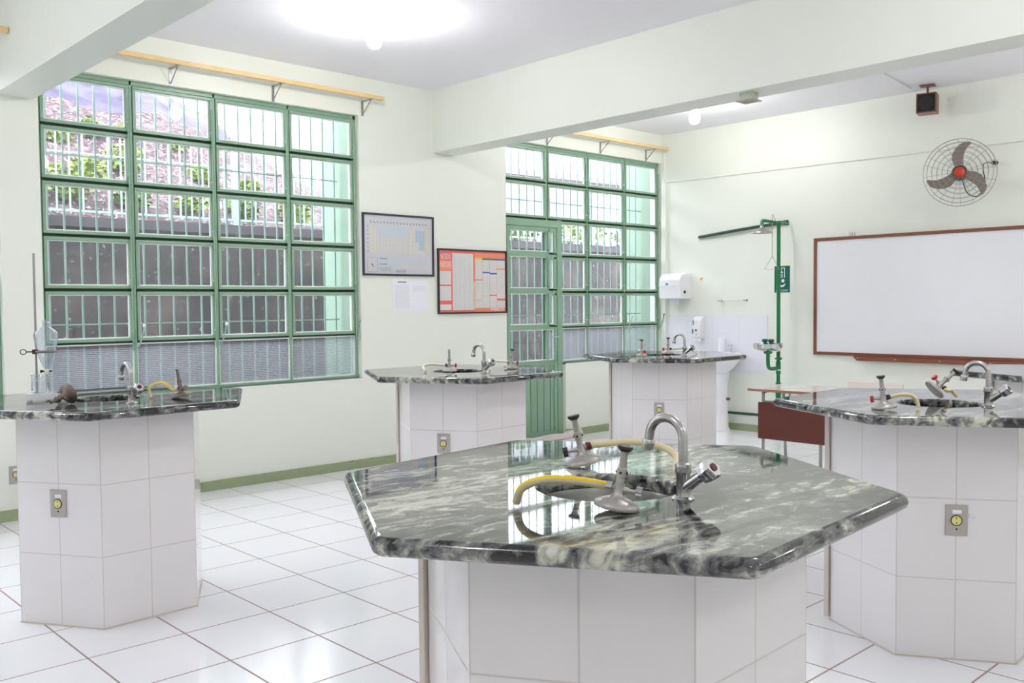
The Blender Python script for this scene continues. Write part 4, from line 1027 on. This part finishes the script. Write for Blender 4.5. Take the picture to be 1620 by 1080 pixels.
# wall fan
FC = Vector((8.10, 3.10, 2.425)); fz = (Vector((0, 0, 1.35)) - FC); fz = Vector((fz.x, fz.y, fz.z * .3)).normalized()
fx = Vector((0, 0, 1)).cross(fz).normalized(); fy = fz.cross(fx)
mt = Matrix(((fx.x, fy.x, fz.x, FC.x), (fx.y, fy.y, fz.y, FC.y), (fx.z, fy.z, fz.z, FC.z), (0, 0, 0, 1)))
r = empty('wall_fan', mt, 'large caged wall fan with three curved grey blades and red hub', 'fan')
mb = MB(); S = 1 / 1720.0
pts = [(-70, 95), (-105, 185), (-100, 265), (-60, 345), (5, 410), (60, 430), (120, 435), (153, 415), (100, 355), (65, 295), (50, 235), (45, 145), (60, 60), (0, 40)]
for k in range(3):
    R = Matrix.Rotation(k * 2 * PI / 3, 4, 'Z') @ Matrix.Rotation(D(12), 4, 'Y')
    A = [mb.b.verts.new(R @ Vector((x * S, y * S, .004 + .00006 * x))) for x, y in pts]; B = [mb.b.verts.new(R @ Vector((x * S, y * S, -.001 + .00006 * x))) for x, y in pts]
    mb.b.faces.new(A); mb.b.faces.new(B[::-1])
    for i in range(len(pts)): mb.b.faces.new((A[i], A[(i + 1) % len(pts)], B[(i + 1) % len(pts)], B[i]))
    mb.build('fan_blade', 'fan_blade', r); mb = MB()
mb.lathe([(0, .012), (.058, .012), (.060, .002), (.055, -.03), (0, -.03)], 28); mb.build('hub', 'frame_black', r, smooth=True)
mb = MB(); mb.lathe([(.045, .010), (.044, .034), (.034, .046), (0, .050)], 28); mb.build('red_cap', 'fan_red', r, smooth=True, angle=60)
def cage(front):
    mb = MB(); sgn = 1 if front else -1; z_of = lambda q: sgn * (.075 - .072 * (q / .28) ** 3)
    for q in (.055, .095, .135, .175, .215, .252, .28): mb.tube([(q * math.cos(t), q * math.sin(t), z_of(q)) for t in [k * 2 * PI / 48 for k in range(48)]], .0019 if q < .27 else .003, 5, closed=True)
    for k in range(10):
        a = 2 * PI * k / 10 + (.1 if front else .35); mb.tube([(q * math.cos(a), q * math.sin(a), z_of(q)) for q in (.05, .095, .135, .175, .215, .252, .28)], .0017, 5)
    return mb
cage(True).build('front_cage', 'fan_wire', r, smooth=True); cage(False).build('rear_cage', 'fan_wire', r, smooth=True)
mb = MB(); mb.lathe([(0, -.03), (.065, -.035), (.068, -.11), (.05, -.13), (0, -.13)], 24); mb.build('motor', 'fan_blade', r, smooth=True)
inv = mt.inverted(); wl = lambda x, y, z: inv @ Vector((x, y, z))
mb = MB(); mb.tube([Vector((0, 0, -.12)), wl(8.36, 3.20, 2.40), wl(8.415, 3.21, 2.40)], .012, 10); mb.build('wall_arm', 'black', r, smooth=True)
mb = MB(); mb.tube(smoothpath([Vector((.02, -.05, -.06)), Vector((.06, -.17, -.05)), Vector((.14, -.20, -.04)), Vector((.19, -.10, -.04)), wl(8.32, 2.99, 2.50), wl(8.38, 2.93, 2.515)], 8), .004, 6); mb.tube([wl(8.412, 2.92, 2.515), wl(8.37, 2.93, 2.515)], .018, 12); mb.build('power_cord', 'black', r, smooth=True)
# box under the second beam
r = empty('beam_light_box', TR(5.215, 3.305, 2.69), 'small flaking green box with beige plate under the second beam', 'junction box')
MB().box(-.038, -.045, -.048, .038, .045, 0).build('box_body', 'box_green', r)
MB().box(-.055, -.062, -.054, .055, .062, -.048).build('box_plate', 'box_plate', r)

# ------------------------------------------------------------------ desk and chair
r = empty('school_desk', TR(5.62, 3.29, 0), 'small school desk with pale top and dark brown modesty panel', 'desk')
mb = MB(); mb.box(0, -.30, .732, .44, .28, .750); mb.build('desk_top', 'desk_edge', r, bevel=.003)
MB().box(.004, -.296, .7502, .436, .276, .7515).build('desk_surface', 'desk_top', r)
MB().box(.055, -.27, .398, .068, .228, .652).build('modesty_panel', 'panel_brown', r)
for s, y in ((1, .205), (-1, -.23)):
    mb = MB(); mb.tube(smoothpath([(.085, y, .0), (.085, y, .60), (.085, y, .69), (.11, y, .722), (.30, y, .722), (.345, y, .70), (.36, y, .62), (.40, y, .0)], 6), .011, 10)
    mb.build('leg_frame', 'tube', r, smooth=True)
mb = MB(); mb.tube([(.085, .0, .655), (.085, .0, .73)], .008, 8); mb.tube([(.20, -.23, .60), (.20, .205, .60)], .009, 8); mb.tube([(.085, -.23, .655), (.085, .205, .655)], .009, 8); mb.build('cross_tube', 'tube', r, smooth=True)
r = empty('school_chair', TR(6.02, 2.74, 0, 0), 'school chair whose beige backrest top shows behind the granite table', 'chair')
mb = MB(); mb.box(-.215, -.185, .69, -.200, .185, .825); mb.build('backrest', 'desk_top', r, bevel=.005)
MB().box(-.18, -.19, .435, .21, .19, .45).build('seat', 'desk_top', r, bevel=.005)
for y in (-.165, .165):
    mb = MB(); mb.tube(smoothpath([(-.19, y, .80), (-.185, y, .44), (-.20, y, 0)], 4), .010, 8); mb.build('leg', 'tube', r, smooth=True)
    mb = MB(); mb.tube(smoothpath([(-.17, y, .425), (.17, y, .425), (.20, y, 0)], 6), .010, 8); mb.build('leg', 'tube', r, smooth=True)
